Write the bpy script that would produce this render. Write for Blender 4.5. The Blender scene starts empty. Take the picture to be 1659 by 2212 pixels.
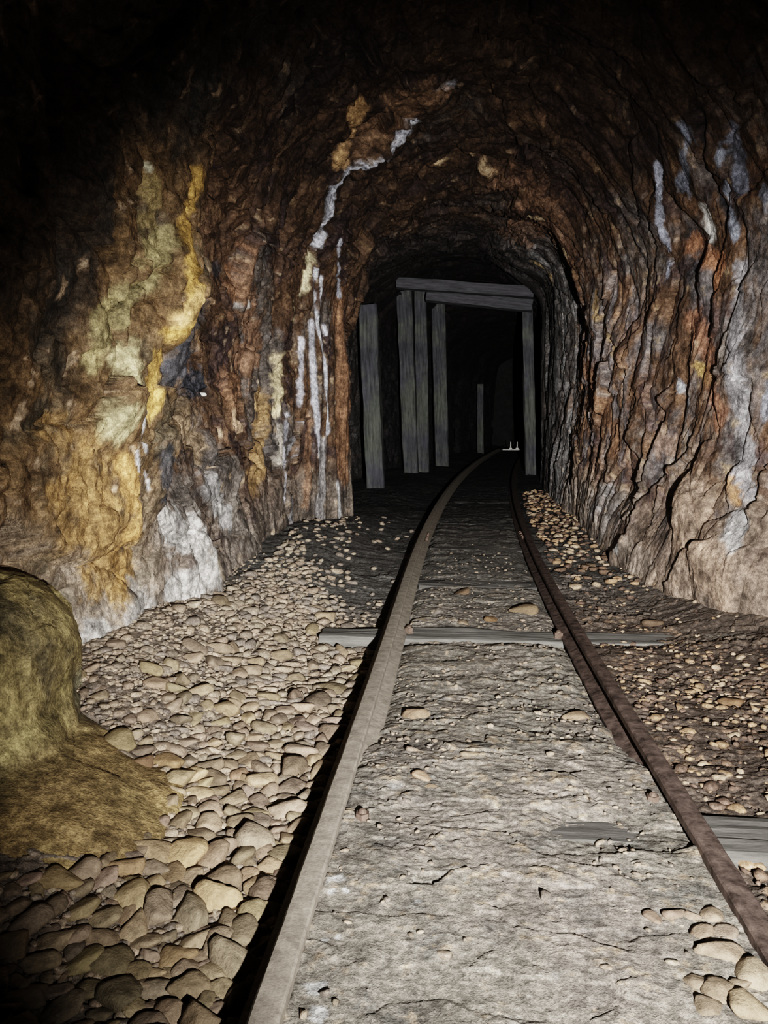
import bpy, math, random
import numpy as np
from mathutils import Vector, Matrix

PI = math.pi
rng = np.random.default_rng(7)
random.seed(7)
COL = bpy.context.scene.collection

# ------------------------------------------------------------------ camera model
W, H, F = 1659.0, 2212.0, 1661.0
CAMZ = 0.64
PITCH = math.atan(169.0 / F)
YAW = math.atan(154.5 * math.cos(PITCH) / F)
cam_d = bpy.data.cameras.new('camera')
cam = bpy.data.objects.new('camera', cam_d)
COL.objects.link(cam)
cam.location = (0, 0, CAMZ)
cam.rotation_euler = (PI / 2 - PITCH, 0, YAW)
cam_d.sensor_fit = 'HORIZONTAL'
cam_d.sensor_width = 36.0
cam_d.lens = 36.0 * F / W
cam_d.clip_start = 0.02
bpy.context.scene.camera = cam
RM = np.array(cam.rotation_euler.to_matrix())


def project(P):
    q = (P - np.array([0, 0, CAMZ])) @ RM
    d = np.maximum(-q[..., 2], 1e-3)
    return W / 2 + F * q[..., 0] / d, H / 2 - F * q[..., 1] / d, -q[..., 2]


def ray(px, py):
    v = np.array([(px - W / 2) / F, -(py - H / 2) / F, -1.0])
    v = RM @ v
    return v / np.linalg.norm(v)


# ------------------------------------------------------------------ noise
_perm = rng.permutation(256)
_perm = np.concatenate([_perm, _perm, _perm])
_g = rng.normal(size=(256, 3))
_g /= np.linalg.norm(_g, axis=1)[:, None]


def perlin(P):
    P = np.asarray(P, dtype=np.float64)
    i = np.floor(P).astype(np.int64)
    f = P - i
    i &= 255
    u = f * f * f * (f * (f * 6 - 15) + 10)
    out = 0
    for dx in (0, 1):
        a = _perm[i[..., 0] + dx]
        wx = u[..., 0] if dx else 1 - u[..., 0]
        for dy in (0, 1):
            b = _perm[a + i[..., 1] + dy]
            wy = u[..., 1] if dy else 1 - u[..., 1]
            for dz in (0, 1):
                g = _g[_perm[b + i[..., 2] + dz]]
                wz = u[..., 2] if dz else 1 - u[..., 2]
                d = (g[..., 0] * (f[..., 0] - dx) + g[..., 1] * (f[..., 1] - dy) + g[..., 2] * (f[..., 2] - dz))
                out = out + wx * wy * wz * d
    return out * 1.5


def fbm(P, octv=4, gain=0.5, ridged=False):
    s, a, t = 0, 1.0, 0
    P = np.array(P, dtype=np.float64)
    for _ in range(octv):
        n = perlin(P)
        if ridged:
            n = 1 - 2 * np.abs(n)
        s = s + a * n
        t += a
        a *= gain
        P = P * 2.03 + 17.3
    return s / t


_h = rng.random((256, 3))
_h2 = rng.normal(size=(256, 4))


def facets(P, tilt=0.6, off=0.5):
    """every cell of a Voronoi diagram is a tilted flat facet; returns height, edge distance"""
    P = np.asarray(P, dtype=np.float64)
    i0 = np.floor(P).astype(np.int64)
    best = np.full(P.shape[:-1], 1e9)
    second = np.full(P.shape[:-1], 1e9)
    hgt = np.zeros(P.shape[:-1])
    for dx in (-1, 0, 1):
        for dy in (-1, 0, 1):
            for dz in (-1, 0, 1):
                c = i0 + np.array([dx, dy, dz])
                cc = c & 255
                k = _perm[_perm[_perm[cc[..., 0]] + cc[..., 1]] + cc[..., 2]]
                r = P - (c + _h[k])
                d = (r * r).sum(-1)
                v = _h2[k]
                hh = tilt * (v[..., 0] * r[..., 0] + v[..., 1] * r[..., 1] + v[..., 2] * r[..., 2]) + off * v[..., 3]
                m = d < best
                second = np.where(m, best, np.minimum(second, d))
                best = np.where(m, d, best)
                hgt = np.where(m, hh, hgt)
    return hgt, np.sqrt(second) - np.sqrt(best)


def sstep(a, b, x):
    t = np.clip((x - a) / (b - a), 0, 1)
    return t * t * (3 - 2 * t)


def interp_s(x, xs, ys):
    """smooth (cosine) interpolation through stations"""
    x = np.asarray(x, dtype=float)
    xs = np.asarray(xs, float)
    ys = np.asarray(ys, float)
    k = np.clip(np.searchsorted(xs, x, side='right') - 1, 0, len(xs) - 2)
    t = np.clip((x - xs[k]) / (xs[k + 1] - xs[k]), 0, 1)
    t = 0.35 * t + 0.65 * t * t * (3 - 2 * t)
    return ys[k] * (1 - t) + ys[k + 1] * t


# ------------------------------------------------------------------ track & ground
def rise(Y):
    Y = np.asarray(Y, dtype=float)
    return 0.0263 * np.where(Y > 3, Y - 2.4, np.where(Y > 1.8, (Y - 1.8) ** 2 / 2.4, 0))


def cx(Y):
    Y = np.asarray(Y, dtype=float)
    return 0.10 + 0.0084 * np.maximum(Y - 3, 0) ** 2 / (1 + 0.02 * np.maximum(Y - 3, 0))


GAUGE = 0.305


def ground(x, Y, fine=False):
    x = np.asarray(x, float)
    Y = np.asarray(Y, float)
    u = x - cx(Y)
    mid = interp_s(Y, [0, 0.9, 1.5, 2.0, 3.6, 5, 20], [-0.016, -0.018, -0.028, -0.056, -0.060, -0.055, -0.055])
    dip = -0.010 * sstep(1.4, 1.9, Y) * (1 - sstep(4.5, 6, Y)) * np.exp(-((np.abs(u) - 0.275) / 0.035) ** 2) - 0.014 * np.exp(-((np.abs(u) - 0.30) / 0.03) ** 2) * sstep(1.3, 1.8, Y)
    mid = mid + dip
    left = interp_s(Y, [0, 1.0, 2.0, 4.0, 20], [-0.088, -0.088, -0.088, -0.085, -0.08])
    left = left + 0.05 * np.exp(-((x + 0.92) / 0.2) ** 2 - ((Y - 2.1) / 0.4) ** 2)
    left = left + 0.10 * sstep(-0.55, -1.05, u) * (1 - sstep(4, 6, Y)) + 0.035 * sstep(-0.42, -0.8, u)
    right = -0.055 + 0.02 * sstep(0.4, 0.6, u) * (1 - sstep(1.4, 1.9, Y)) + 0.09 * sstep(0.55, 1.0, u) * sstep(1.6, 3.0, Y)
    a = sstep(-0.285, -0.335, u)
    b = sstep(0.285, 0.335, u)
    z = mid * (1 - a) * (1 - b) + left * a + right * b
    P = np.stack([x, Y, 0 * x], -1)
    z = z - 0.013 * np.exp(-((Y - 2.59) / 0.09) ** 4) * (np.abs(u) < 0.9) * (1 - 0.6 * (u < -0.5))
    z = z - 0.014 * np.exp(-((x - 0.24) / 0.08) ** 2 - ((Y - 1.29) / 0.05) ** 2)
    z = z + 0.022 * perlin(P * 1.9 + 3.1) * (0.20 + 0.65 * np.maximum(a, b)) + 0.006 * perlin(P * 6 + 9.1)
    return z + rise(Y)


def hit_ground(px, py):
    r = ray(px, py)
    t = 0.9
    for _ in range(60):
        x, y = r[0] * t, r[1] * t
        g = float(ground(np.array([x]), np.array([y]))[0])
        t = 0.5 * t + 0.5 * (g - CAMZ) / r[2]
    return np.array([r[0] * t, r[1] * t, CAMZ + r[2] * t])


# ------------------------------------------------------------------ mesh helpers
def mesh_from(name, V, Fq, col=None, smooth=True, extra=None):
    me = bpy.data.meshes.new(name)
    V = np.asarray(V, dtype=np.float32).reshape(-1, 3)
    Fq = np.asarray(Fq, dtype=np.int32)
    n = Fq.shape[1]
    me.vertices.add(len(V))
    me.vertices.foreach_set('co', V.ravel())
    me.loops.add(Fq.size)
    me.loops.foreach_set('vertex_index', Fq.ravel())
    me.polygons.add(len(Fq))
    me.polygons.foreach_set('loop_start', np.arange(0, Fq.size, n, dtype=np.int32))
    me.polygons.foreach_set('loop_total', np.full(len(Fq), n, dtype=np.int32))
    me.polygons.foreach_set('use_smooth', np.full(len(Fq), smooth, dtype=bool))
    me.update(calc_edges=True)
    if col is not None:
        at = me.color_attributes.new('Col', 'FLOAT_COLOR', 'POINT')
        c = np.ones((len(V), 4), np.float32)
        c[:, :3] = np.asarray(col).reshape(-1, 3)
        at.data.foreach_set('color', c.ravel())
    return me


def grid_faces(n, m):
    idx = np.arange(n * m).reshape(n, m)
    return np.stack([idx[:-1, :-1], idx[1:, :-1], idx[1:, 1:], idx[:-1, 1:]], -1).reshape(-1, 4)


def link(name, me, mat=None, parent=None, **props):
    o = bpy.data.objects.new(name, me)
    COL.objects.link(o)
    if mat is not None and me is not None:
        me.materials.append(mat)
    if parent is not None:
        o.parent = parent
    for k, v in props.items():
        o[k] = v
    return o


def recenter(V):
    c = np.array([(V[:, 0].min() + V[:, 0].max()) / 2, (V[:, 1].min() + V[:, 1].max()) / 2, V[:, 2].min()])
    return V - c, c


# ------------------------------------------------------------------ materials
def new_mat(name):
    m = bpy.data.materials.new(name)
    m.use_nodes = True
    nt = m.node_tree
    for n in list(nt.nodes):
        nt.nodes.remove(n)
    out = nt.nodes.new('ShaderNodeOutputMaterial')
    b = nt.nodes.new('ShaderNodeBsdfPrincipled')
    nt.links.new(b.outputs[0], out.inputs[0])
    return m, nt, b


def N(nt, typ, **kw):
    n = nt.nodes.new(typ)
    for k, v in kw.items():
        if k in n.inputs.keys() if hasattr(n.inputs, 'keys') else False:
            n.inputs[k].default_value = v
        else:
            setattr(n, k, v)
    return n


def noise_node(nt, vec, scale, detail=6, rough=0.6, dist=0.0):
    n = nt.nodes.new('ShaderNodeTexNoise')
    n.inputs['Scale'].default_value = scale
    n.inputs['Detail'].default_value = detail
    n.inputs['Roughness'].default_value = rough
    n.inputs['Distortion'].default_value = dist
    nt.links.new(vec, n.inputs['Vector'])
    return n.outputs[0]


def ramp(nt, fac, stops):
    r = nt.nodes.new('ShaderNodeValToRGB')
    cr = r.color_ramp
    while len(cr.elements) < len(stops):
        cr.elements.new(0.5)
    for e, (p, c) in zip(cr.elements, stops):
        e.position = p
        e.color = (c, c, c, 1) if isinstance(c, (int, float)) else (c[0], c[1], c[2], 1)
    nt.links.new(fac, r.inputs[0])
    return r.outputs[0]


def mul(nt, a, b, fac=1.0, mode='MULTIPLY'):
    m = nt.nodes.new('ShaderNodeMix')
    m.data_type = 'RGBA'
    m.blend_type = mode
    m.inputs[0].default_value = fac
    for s, v in ((m.inputs[6], a), (m.inputs[7], b)):
        if isinstance(v, tuple):
            s.default_value = (v[0], v[1], v[2], 1)
        else:
            nt.links.new(v, s)
    return m.outputs[2]


def bump(nt, bs, heights):
    prev = None
    for h, st, d in heights:
        b = nt.nodes.new('ShaderNodeBump')
        b.inputs['Strength'].default_value = st
        b.inputs['Distance'].default_value = d
        nt.links.new(h, b.inputs['Height'])
        if prev:
            nt.links.new(prev, b.inputs['Normal'])
        prev = b.outputs[0]
    nt.links.new(prev, bs.inputs['Normal'])


def rock_material(name, rough=0.78, scale=1.0, contrast=(0.45, 1.45), bumps=1.0, objcoord=False, spec=0.35):
    m, nt, bs = new_mat(name)
    tc = nt.nodes.new('ShaderNodeTexCoord')
    vec = tc.outputs['Object']
    at = nt.nodes.new('ShaderNodeAttribute')
    at.attribute_name = 'Col'
    n1 = noise_node(nt, vec, 9 * scale, 7, 0.72, 0.3)
    n2 = noise_node(nt, vec, 55 * scale, 4, 0.7)
    n3 = noise_node(nt, vec, 260 * scale, 2, 0.6)
    c = mul(nt, at.outputs['Color'], ramp(nt, n1, [(0.36, contrast[0]), (0.5, 0.95), (0.64, contrast[1])]))
    c = mul(nt, c, ramp(nt, n2, [(0.36, 0.5), (0.5, 0.95), (0.64, 1.5)]), 0.85)
    c = mul(nt, c, ramp(nt, n3, [(0.35, 0.6), (0.65, 1.4)]), 0.7)
    nt.links.new(c, bs.inputs['Base Color'])
    bs.inputs['Roughness'].default_value = rough
    bs.inputs['Specular IOR Level'].default_value = spec
    bump(nt, bs, [(n1, 0.6 * bumps, 0.02), (n2, 0.7 * bumps, 0.006), (n3, 0.6 * bumps, 0.0015)])
    return m


MAT_WALL = rock_material('mine_rock')
MAT_FLOOR = rock_material('track_bed_dirt', rough=0.92, scale=1.6, contrast=(0.7, 1.2), bumps=0.6, spec=0.15)
MAT_GRAVEL = rock_material('loose_gravel', rough=0.85, scale=3, contrast=(0.75, 1.2), bumps=0.25, spec=0.2)

# stone material: colour varied per object
m, nt, bs = new_mat('tan_stone')
tc = nt.nodes.new('ShaderNodeTexCoord')
oi = nt.nodes.new('ShaderNodeObjectInfo')
add = nt.nodes.new('ShaderNodeVectorMath')
add.operation = 'ADD'
sc_ = nt.nodes.new('ShaderNodeVectorMath')
sc_.operation = 'SCALE'
nt.links.new(oi.outputs['Location'], sc_.inputs[0])
sc_.inputs['Scale'].default_value = 7.0
nt.links.new(tc.outputs['Object'], add.inputs[0])
nt.links.new(sc_.outputs[0], add.inputs[1])
v = add.outputs[0]
rc = ramp(nt, oi.outputs['Random'], [(0.0, (0.19, 0.16, 0.13)), (0.3, (0.31, 0.255, 0.195)), (0.55, (0.27, 0.23, 0.19)),
                                    (0.8, (0.40, 0.33, 0.24)), (1.0, (0.33, 0.27, 0.22))])
rc = mul(nt, rc, oi.outputs['Color'])
n1 = noise_node(nt, v, 1.3, 6, 0.65)
n2 = noise_node(nt, v, 7, 5, 0.65)
c = mul(nt, rc, ramp(nt, n1, [(0.32, 0.62), (0.55, 1.0), (0.72, 1.2)]))
c = mul(nt, c, ramp(nt, n2, [(0.3, 0.75), (0.7, 1.2)]), 0.8)
nt.links.new(c, bs.inputs['Base Color'])
bs.inputs['Roughness'].default_value = 0.8
bs.inputs['Specular IOR Level'].default_value = 0.25
bump(nt, bs, [(n1, 0.25, 0.3), (n2, 0.3, 0.08)])
MAT_STONE = m


def simple_mat(name, base, rough=0.7, metal=0.0, scale=30, lo=0.6, hi=1.3, stretch=None, b=0.4, bd=0.004, tint=None):
    m, nt, bs = new_mat(name)
    tc = nt.nodes.new('ShaderNodeTexCoord')
    vec = tc.outputs['Object']
    if stretch:
        mp = nt.nodes.new('ShaderNodeMapping')
        mp.inputs['Scale'].default_value = stretch
        nt.links.new(vec, mp.inputs[0])
        vec = mp.outputs[0]
    n1 = noise_node(nt, vec, scale, 8, 0.7, 0.2)
    n2 = noise_node(nt, vec, scale * 6, 4, 0.65)
    n0 = noise_node(nt, tc.outputs['Object'], 3.5, 4, 0.6)
    col = base
    if tint:
        mx = nt.nodes.new('ShaderNodeMix')
        mx.data_type = 'RGBA'
        mx.inputs[6].default_value = (*base, 1)
        mx.inputs[7].default_value = (*tint, 1)
        nt.links.new(ramp(nt, n0, [(0.42, 0.0), (0.6, 1.0)]), mx.inputs[0])
        col = mx.outputs[2]
    c = mul(nt, ramp(nt, n1, [(0.3, lo), (0.7, hi)]), col)
    c = mul(nt, c, ramp(nt, n2, [(0.3, 0.75), (0.7, 1.2)]), 0.7)
    nt.links.new(c, bs.inputs['Base Color'])
    bs.inputs['Roughness'].default_value = rough
    bs.inputs['Metallic'].default_value = metal
    bs.inputs['Specular IOR Level'].default_value = 0.3
    bump(nt, bs, [(n1, b, bd), (n2, b, bd * 0.3)])
    return m


MAT_RAIL_DUSTY = simple_mat('dust_covered_rail_steel', (0.29, 0.262, 0.225), 0.85, 0.0, 40, 0.6, 1.3, None, 0.6, 0.0025)
MAT_RAIL_RUST = simple_mat('rusty_brown_rail_steel', (0.062, 0.048, 0.043), 0.65, 0.2, 35, 0.35, 3.2)
MAT_WOOD = simple_mat('weathered_green_grey_timber', (0.10, 0.108, 0.098), 0.85, 0, 9, 0.35, 1.4, (0.4, 5, 5), 0.5, 0.006, (0.07, 0.073, 0.085))
MAT_WOOD_H = simple_mat('weathered_grey_cap_timber', (0.085, 0.085, 0.095), 0.85, 0, 9, 0.5, 1.3, (0.5, 6, 6), 0.5, 0.006)
MAT_TIE = simple_mat('dusty_grey_sleeper_wood', (0.16, 0.157, 0.15), 0.85, 0, 9, 0.6, 1.3, (0.7, 8, 8), 0.6, 0.005)
MAT_TIE_DARK = simple_mat('dimmed_far_sleeper_wood', (0.10, 0.098, 0.095), 0.85, 0, 9, 0.6, 1.3, (0.7, 8, 8), 0.6, 0.005)  # darker copy of the wood for far sleepers, distance dimming painted in
MAT_TIE_MID = simple_mat('dirt_dusted_sleeper_wood', (0.13, 0.126, 0.12), 0.85, 0, 9, 0.6, 1.3, (0.7, 8, 8), 0.6, 0.005)
MAT_BOLT = simple_mat('rusted_bolt_iron', (0.16, 0.12, 0.1), 0.6, 0.4, 60, 0.6, 1.4)
MAT_WHITE = simple_mat('pale_marker_paint', (0.8, 0.8, 0.78), 0.6, 0, 30, 0.85, 1.1)

# ------------------------------------------------------------------ tunnel shell (left wall, ceiling, right wall)
ST = [-0.8, 1.0, 1.45, 1.85, 2.15, 2.32, 2.5, 2.8, 3.3, 4.2, 4.75, 5.1, 5.5, 5.75, 6.1, 7.2, 8.6, 9.5, 11, 13, 18.5]
# left wall x at heights -.12, .12, .4, 1.0, 1.5, 1.95
LW = np.array([
    [-1.30, -1.25, -1.25, -1.20, -1.05, -0.72],
    [-1.12, -1.08, -1.05, -1.02, -0.95, -0.70],
    [-1.08, -1.06, -1.02, -0.97, -0.88, -0.66],
    [-1.02, -1.00, -0.96, -0.88, -0.82, -0.62],
    [-0.96, -0.95, -0.88, -0.78, -0.74, -0.58],
    [-0.95, -0.95, -0.88, -0.77, -0.73, -0.58],
    [-0.93, -0.95, -0.97, -1.00, -0.95, -0.70],
    [-0.90, -0.93, -1.00, -1.08, -1.02, -0.76],
    [-0.90, -0.95, -1.02, -1.10, -1.02, -0.76],
    [-0.97, -1.00, -1.04, -1.08, -1.00, -0.74],
    [-1.00, -1.00, -1.00, -0.98, -0.92, -0.66],
    [-0.90, -0.89, -0.88, -0.86, -0.84, -0.62],
    [-0.74, -0.74, -0.75, -0.76, -0.78, -0.60],
    [-0.80, -0.82, -0.85, -0.86, -0.84, -0.66],
    [-1.20, -1.20, -1.18, -1.08, -0.76, -0.66],
    [-1.25, -1.25, -1.25, -1.20, -1.05, -0.88],
    [-1.15, -1.15, -1.15, -1.13, -1.10, -1.00],
    [-1.05, -1.05, -1.05, -1.03, -1.00, -0.95],
    [-0.75, -0.75, -0.75, -0.75, -0.73, -0.68],
    [-0.25, -0.25, -0.25, -0.25, -0.22, -0.05],
    [0.90, 0.90, 0.90, 0.90, 0.95, 1.05]])
RW = np.array([
    [1.50, 1.50, 1.50, 1.45, 1.25, 0.85],
    [1.45, 1.45, 1.42, 1.38, 1.20, 0.82],
    [1.40, 1.40, 1.38, 1.33, 1.18, 0.80],
    [1.35, 1.33, 1.32, 1.30, 1.15, 0.80],
    [1.30, 1.27, 1.27, 1.25, 1.12, 0.80],
    [1.22, 1.20, 1.22, 1.23, 1.11, 0.79],
    [1.12, 1.10, 1.17, 1.20, 1.10, 0.79],
    [0.95, 0.98, 1.08, 1.15, 1.08, 0.78],
    [0.80, 0.86, 0.96, 1.06, 1.02, 0.76],
    [0.78, 0.82, 0.90, 0.96, 0.95, 0.72],
    [0.80, 0.82, 0.86, 0.88, 0.86, 0.67],
    [0.82, 0.83, 0.85, 0.86, 0.84, 0.64],
    [0.84, 0.85, 0.87, 0.88, 0.86, 0.64],
    [0.84, 0.86, 0.88, 0.92, 0.92, 0.70],
    [0.82, 0.85, 0.90, 0.96, 0.98, 0.78],
    [0.84, 0.86, 0.88, 0.90, 0.90, 0.82],
    [0.93, 0.93, 0.93, 0.93, 0.93, 0.90],
    [1.20, 1.20, 1.20, 1.20, 1.18, 1.05],
    [1.40, 1.40, 1.40, 1.40, 1.38, 1.25],
    [1.85, 1.85, 1.85, 1.85, 1.80, 1.65],
    [3.60, 3.60, 3.60, 3.60, 3.50, 3.30]])
CR = [2.6, 2.5, 2.45, 2.42, 2.40, 2.40, 2.42, 2.45, 2.42, 2.36, 2.32, 2.30, 2.28, 2.32, 2.34, 2.32, 2.62, 2.75, 2.70, 2.5, 2.6]
HZ = [-0.12, 0.12, 0.4, 1.0, 1.5, 1.95]

Ys = np.concatenate([np.linspace(-0.8, 1.1, 34, endpoint=False), np.linspace(1.1, 3.6, 520, endpoint=False),
                     np.linspace(3.6, 7.0, 360, endpoint=False), np.linspace(7.0, 12, 160, endpoint=False), np.linspace(12, 18.5, 60)])
NT = 900
nD = len(Ys)
# control polygon per row: 6 left + shoulder + crown(2) + shoulder + 6 right
ctrl = np.zeros((nD, 16, 2))
crown = interp_s(Ys, ST, CR)
zr = rise(Ys)
for k in range(6):
    ctrl[:, k, 0] = interp_s(Ys, ST, LW[:, k])
    ctrl[:, k, 1] = HZ[k] + zr * (1 - 0.3 * k / 5)
    ctrl[:, 15 - k, 0] = interp_s(Ys, ST, RW[:, k])
    ctrl[:, 15 - k, 1] = HZ[k] + zr * (1 - 0.3 * k / 5)
xl, xr = ctrl[:, 5, 0], ctrl[:, 10, 0]
zs = ctrl[:, 5, 1]
for k, (tt, hh) in enumerate([(0.16, 0.50), (0.36, 0.88), (0.64, 0.90), (0.84, 0.52)]):
    ctrl[:, 6 + k, 0] = xl + (xr - xl) * tt
    ctrl[:, 6 + k, 1] = zs + (crown - zs) * hh


def catmull(ctrl, n):
    m = ctrl.shape[1]
    P = np.concatenate([2 * ctrl[:, :1] - ctrl[:, 1:2], ctrl, 2 * ctrl[:, -1:] - ctrl[:, -2:-1]], 1)
    # parametrise by mean chord length so that rows line up
    seg = np.linalg.norm(np.diff(ctrl, axis=1), axis=-1).mean(0)
    cum = np.concatenate([[0], np.cumsum(seg)])
    s = np.linspace(0, cum[-1], n)
    k = np.clip(np.searchsorted(cum, s, side='right') - 1, 0, m - 2)
    t = ((s - cum[k]) / seg[k])[None, :, None]
    p0, p1, p2, p3 = P[:, k], P[:, k + 1], P[:, k + 2], P[:, k + 3]
    return 0.5 * (2 * p1 + (p2 - p0) * t + (2 * p0 - 5 * p1 + 4 * p2 - p3) * t ** 2 + (3 * p1 - p0 - 3 * p2 + p3) * t ** 3)


xz = catmull(ctrl, NT)
S = np.zeros((nD, NT, 3))
S[..., 0] = xz[..., 0]
S[..., 1] = Ys[:, None]
S[..., 2] = xz[..., 1]


def normals(S):
    a = np.gradient(S, axis=0)
    b = np.gradient(S, axis=1)
    n = np.cross(a, b)
    n /= np.linalg.norm(n, axis=-1)[..., None] + 1e-9
    return n


n0 = normals(S)
cen = np.stack([0.5 * (xl + xr), Ys, 0 * Ys + 1.0], -1)[:, None, :]
sgn = np.sign(((S - cen) * n0).sum(-1))[..., None]
n0 = n0 * sgn          # outward, into the rock
rad = S - cen
rad[..., 1] = 0
rad /= np.linalg.norm(rad, axis=-1)[..., None] + 1e-9
nn = 0.5 * n0 + 0.5 * rad
nn /= np.linalg.norm(nn, axis=-1)[..., None]
warp = np.stack([fbm(S * 1.7 + 5, 3), fbm(S * 1.7 + 25, 3), fbm(S * 1.7 + 45, 3)], -1)
Q = S + 0.16 * warp
# strata: right wall runs in steep slabs leaning toward the viewer, left wall in tall ribs
side = S[..., 0] - 0.5 * (xl + xr)[:, None]
rightness = sstep(0.2, 0.6, side)
leftness = sstep(-0.2, -0.6, side)
Qr = Q @ np.array([[1, 0, 0], [0, 1.0, 0.35], [0, -0.35, 1.0]])
Qa = Q.copy()
Qa[..., 2] = np.where(rightness > 0.01, Q[..., 2] * (1 - 0.42 * rightness) + 0.35 * rightness * Q[..., 1], Q[..., 2] * (1 - 0.15 * leftness))
f1, e1 = facets(Qa * np.array([3.2, 3.6, 3.2]), 0.75, 0.45)
f2, e2 = facets(Qa * 9.5 + 31, 0.75, 0.4)
f3, e3 = facets(Q * 27 + 11, 0.7, 0.35)
d_low = fbm(S * np.array([1.6, 1.6, 1.1]) + 3, 3)
rid = fbm(Qa * 5.5 + 8, 5, 0.55, True)
fine = fbm(Q * 30, 4, 0.6)
calm = sstep(0.45, 0.05, S[..., 2]) * 0.55 + 0.0 * S[..., 0]
disp = 0.11 * d_low - 0.036 * f1 + 0.014 * np.exp(-(e1 / 0.06) ** 2) - 0.015 * f2 + 0.005 * np.exp(-(e2 / 0.06) ** 2) \
    - 0.0045 * f3 - 0.008 * (rid - 0.3) + 0.008 * fine
disp = disp * (1 - calm) * (1 - 0.3 * rightness)
# flowstone column on the second buttress: calm, vertically fluted
col2 = np.exp(-((S[..., 1] - 5.25) / 0.42) ** 4) * leftness * sstep(1.85, 1.5, S[..., 2])
flute = perlin(np.stack([S[..., 0] * 26, S[..., 1] * 26, S[..., 2] * 1.3], -1)) * 0.014 + \
    perlin(np.stack([S[..., 0] * 9, S[..., 1] * 9, S[..., 2] * 0.8], -1)) * 0.03
disp = disp * (1 - 0.85 * col2) + flute * col2
# vertical drapes on the near right wall
drape = rightness * sstep(0.25, 0.8, S[..., 2]) * sstep(2.3, 2.7, S[..., 1]) * sstep(4.4, 3.6, S[..., 1])
fl2 = perlin(np.stack([Q[..., 0] * 3, Q[..., 1] * 9, Q[..., 2] * 1.0 + 0 * Q[..., 1]], -1)) * 0.032
disp = disp * (1 - 0.35 * drape) + fl2 * drape
# tall splits in the right wall behind
far_r = rightness * sstep(4.4, 5.0, S[..., 1])
disp = disp + far_r * 0.012 * fbm(np.stack([Q[..., 0] * 4, Q[..., 1] * 7, Q[..., 2] * 1.2], -1), 3, 0.6, True)
# keep the timber set clear of rock
tc_ = sstep(6.8, 7.6, S[..., 1])
disp = np.where(disp < 0, disp * (1 - 0.7 * tc_), disp)
B0 = S + nn * disp[..., None]

# pixel -> surface lookup
px0, py0, dep0 = project(B0)


def pick(x, y):
    m = (np.abs(px0 - x) < 9) & (np.abs(py0 - y) < 9) & (dep0 > 0.5)
    if not m.any():
        m = (np.abs(px0 - x) < 40) & (np.abs(py0 - y) < 40) & (dep0 > 0.5)
        if not m.any():
            return None
    ii = np.argwhere(m)
    d = dep0[m]
    near = ii[d < d.min() + 0.12]
    q = np.hypot(px0[near[:, 0], near[:, 1]] - x, py0[near[:, 0], near[:, 1]] - y)
    return tuple(near[q.argmin()])


arc = np.zeros((nD, NT))
arc[:, 1:] = np.cumsum(np.linalg.norm(np.diff(S, axis=1), axis=-1), axis=1)
U, Vv = np.broadcast_to(Ys[:, None], arc.shape), arc


def seg_dist(pu, pv, a, b):
    ab = b - a
    L = (ab ** 2).sum() + 1e-12
    t = np.clip(((pu - a[0]) * ab[0] + (pv - a[1]) * ab[1]) / L, 0, 1)
    du, dv = pu - a[0] - t * ab[0], pv - a[1] - t * ab[1]
    return np.hypot(du, dv), np.sign(ab[0] * (pv - a[1]) - ab[1] * (pu - a[0])), t


CRACKS = [  # pixel polyline, half width (m), depth (m), ledge (m, + raises the side to the right of travel)
    ([(1450, 825), (1432, 870), (1452, 905), (1410, 1000), (1378, 1085), (1350, 1150)], 0.012, 0.05, 0.045),
    ([(1497, 958), (1445, 1035), (1400, 1092), (1350, 1175), (1312, 1228)], 0.012, 0.05, 0.045),
    ([(1370, 830), (1383, 870), (1362, 915), (1376, 965), (1388, 1010)], 0.011, 0.05, 0.03),
    ([(1632, 555), (1602, 660), (1572, 735), (1553, 830), (1552, 940)], 0.009, 0.045, 0.03),
    ([(1212, 540), (1236, 590), (1250, 690), (1254, 790), (1256, 900)], 0.012, 0.05, 0.012),
    ([(1290, 640), (1315, 720), (1350, 800), (1345, 900), (1335, 980)], 0.010, 0.04, 0.02),
    ([(1412, 400), (1405, 480), (1420, 560), (1412, 660)], 0.010, 0.04, 0.02),
    ([(1555, 1175), (1500, 1198), (1465, 1240), (1432, 1282)], 0.008, 0.04, 0.04),
    ([(1659, 1000), (1640, 1080), (1618, 1135)], 0.010, 0.045, 0.03),
    ([(1472, 1075), (1478, 1110), (1465, 1160)], 0.007, 0.03, 0.02),
    ([(1590, 1010), (1575, 1060), (1578, 1100)], 0.006, 0.03, 0.02),
    ([(1510, 245), (1530, 380), (1570, 500)], 0.02, 0.05, 0.0),
    ([(1140, 470), (1175, 500), (1200, 545)], 0.010, 0.04, 0.03),
    ([(484, 560), (470, 640), (464, 740), (462, 860)], 0.008, 0.03, -0.03),
    ([(305, 1332), (350, 1346), (420, 1385)], 0.008, 0.03, 0.02),
    ([(540, 480), (590, 510), (620, 560)], 0.008, 0.03, 0.02),
    ([(415, 400), (425, 520), (418, 640), (390, 720), (345, 790)], 0.012, 0.04, 0.0),
    ([(230, 700), (300, 620), (370, 560)], 0.009, 0.035, 0.02),
    ([(1380, 700), (1350, 760), (1340, 800)], 0.006, 0.03, 0.02),
    ([(1285, 1150), (1305, 1080), (1330, 1020)], 0.006, 0.03, 0.02),
    ([(1240, 1060), (1248, 980), (1240, 900)], 0.008, 0.03, 0.02),
]
wob = 0.012 * perlin(S * 14) + 0.006 * perlin(S * 40)
add_d = np.zeros((nD, NT))
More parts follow.
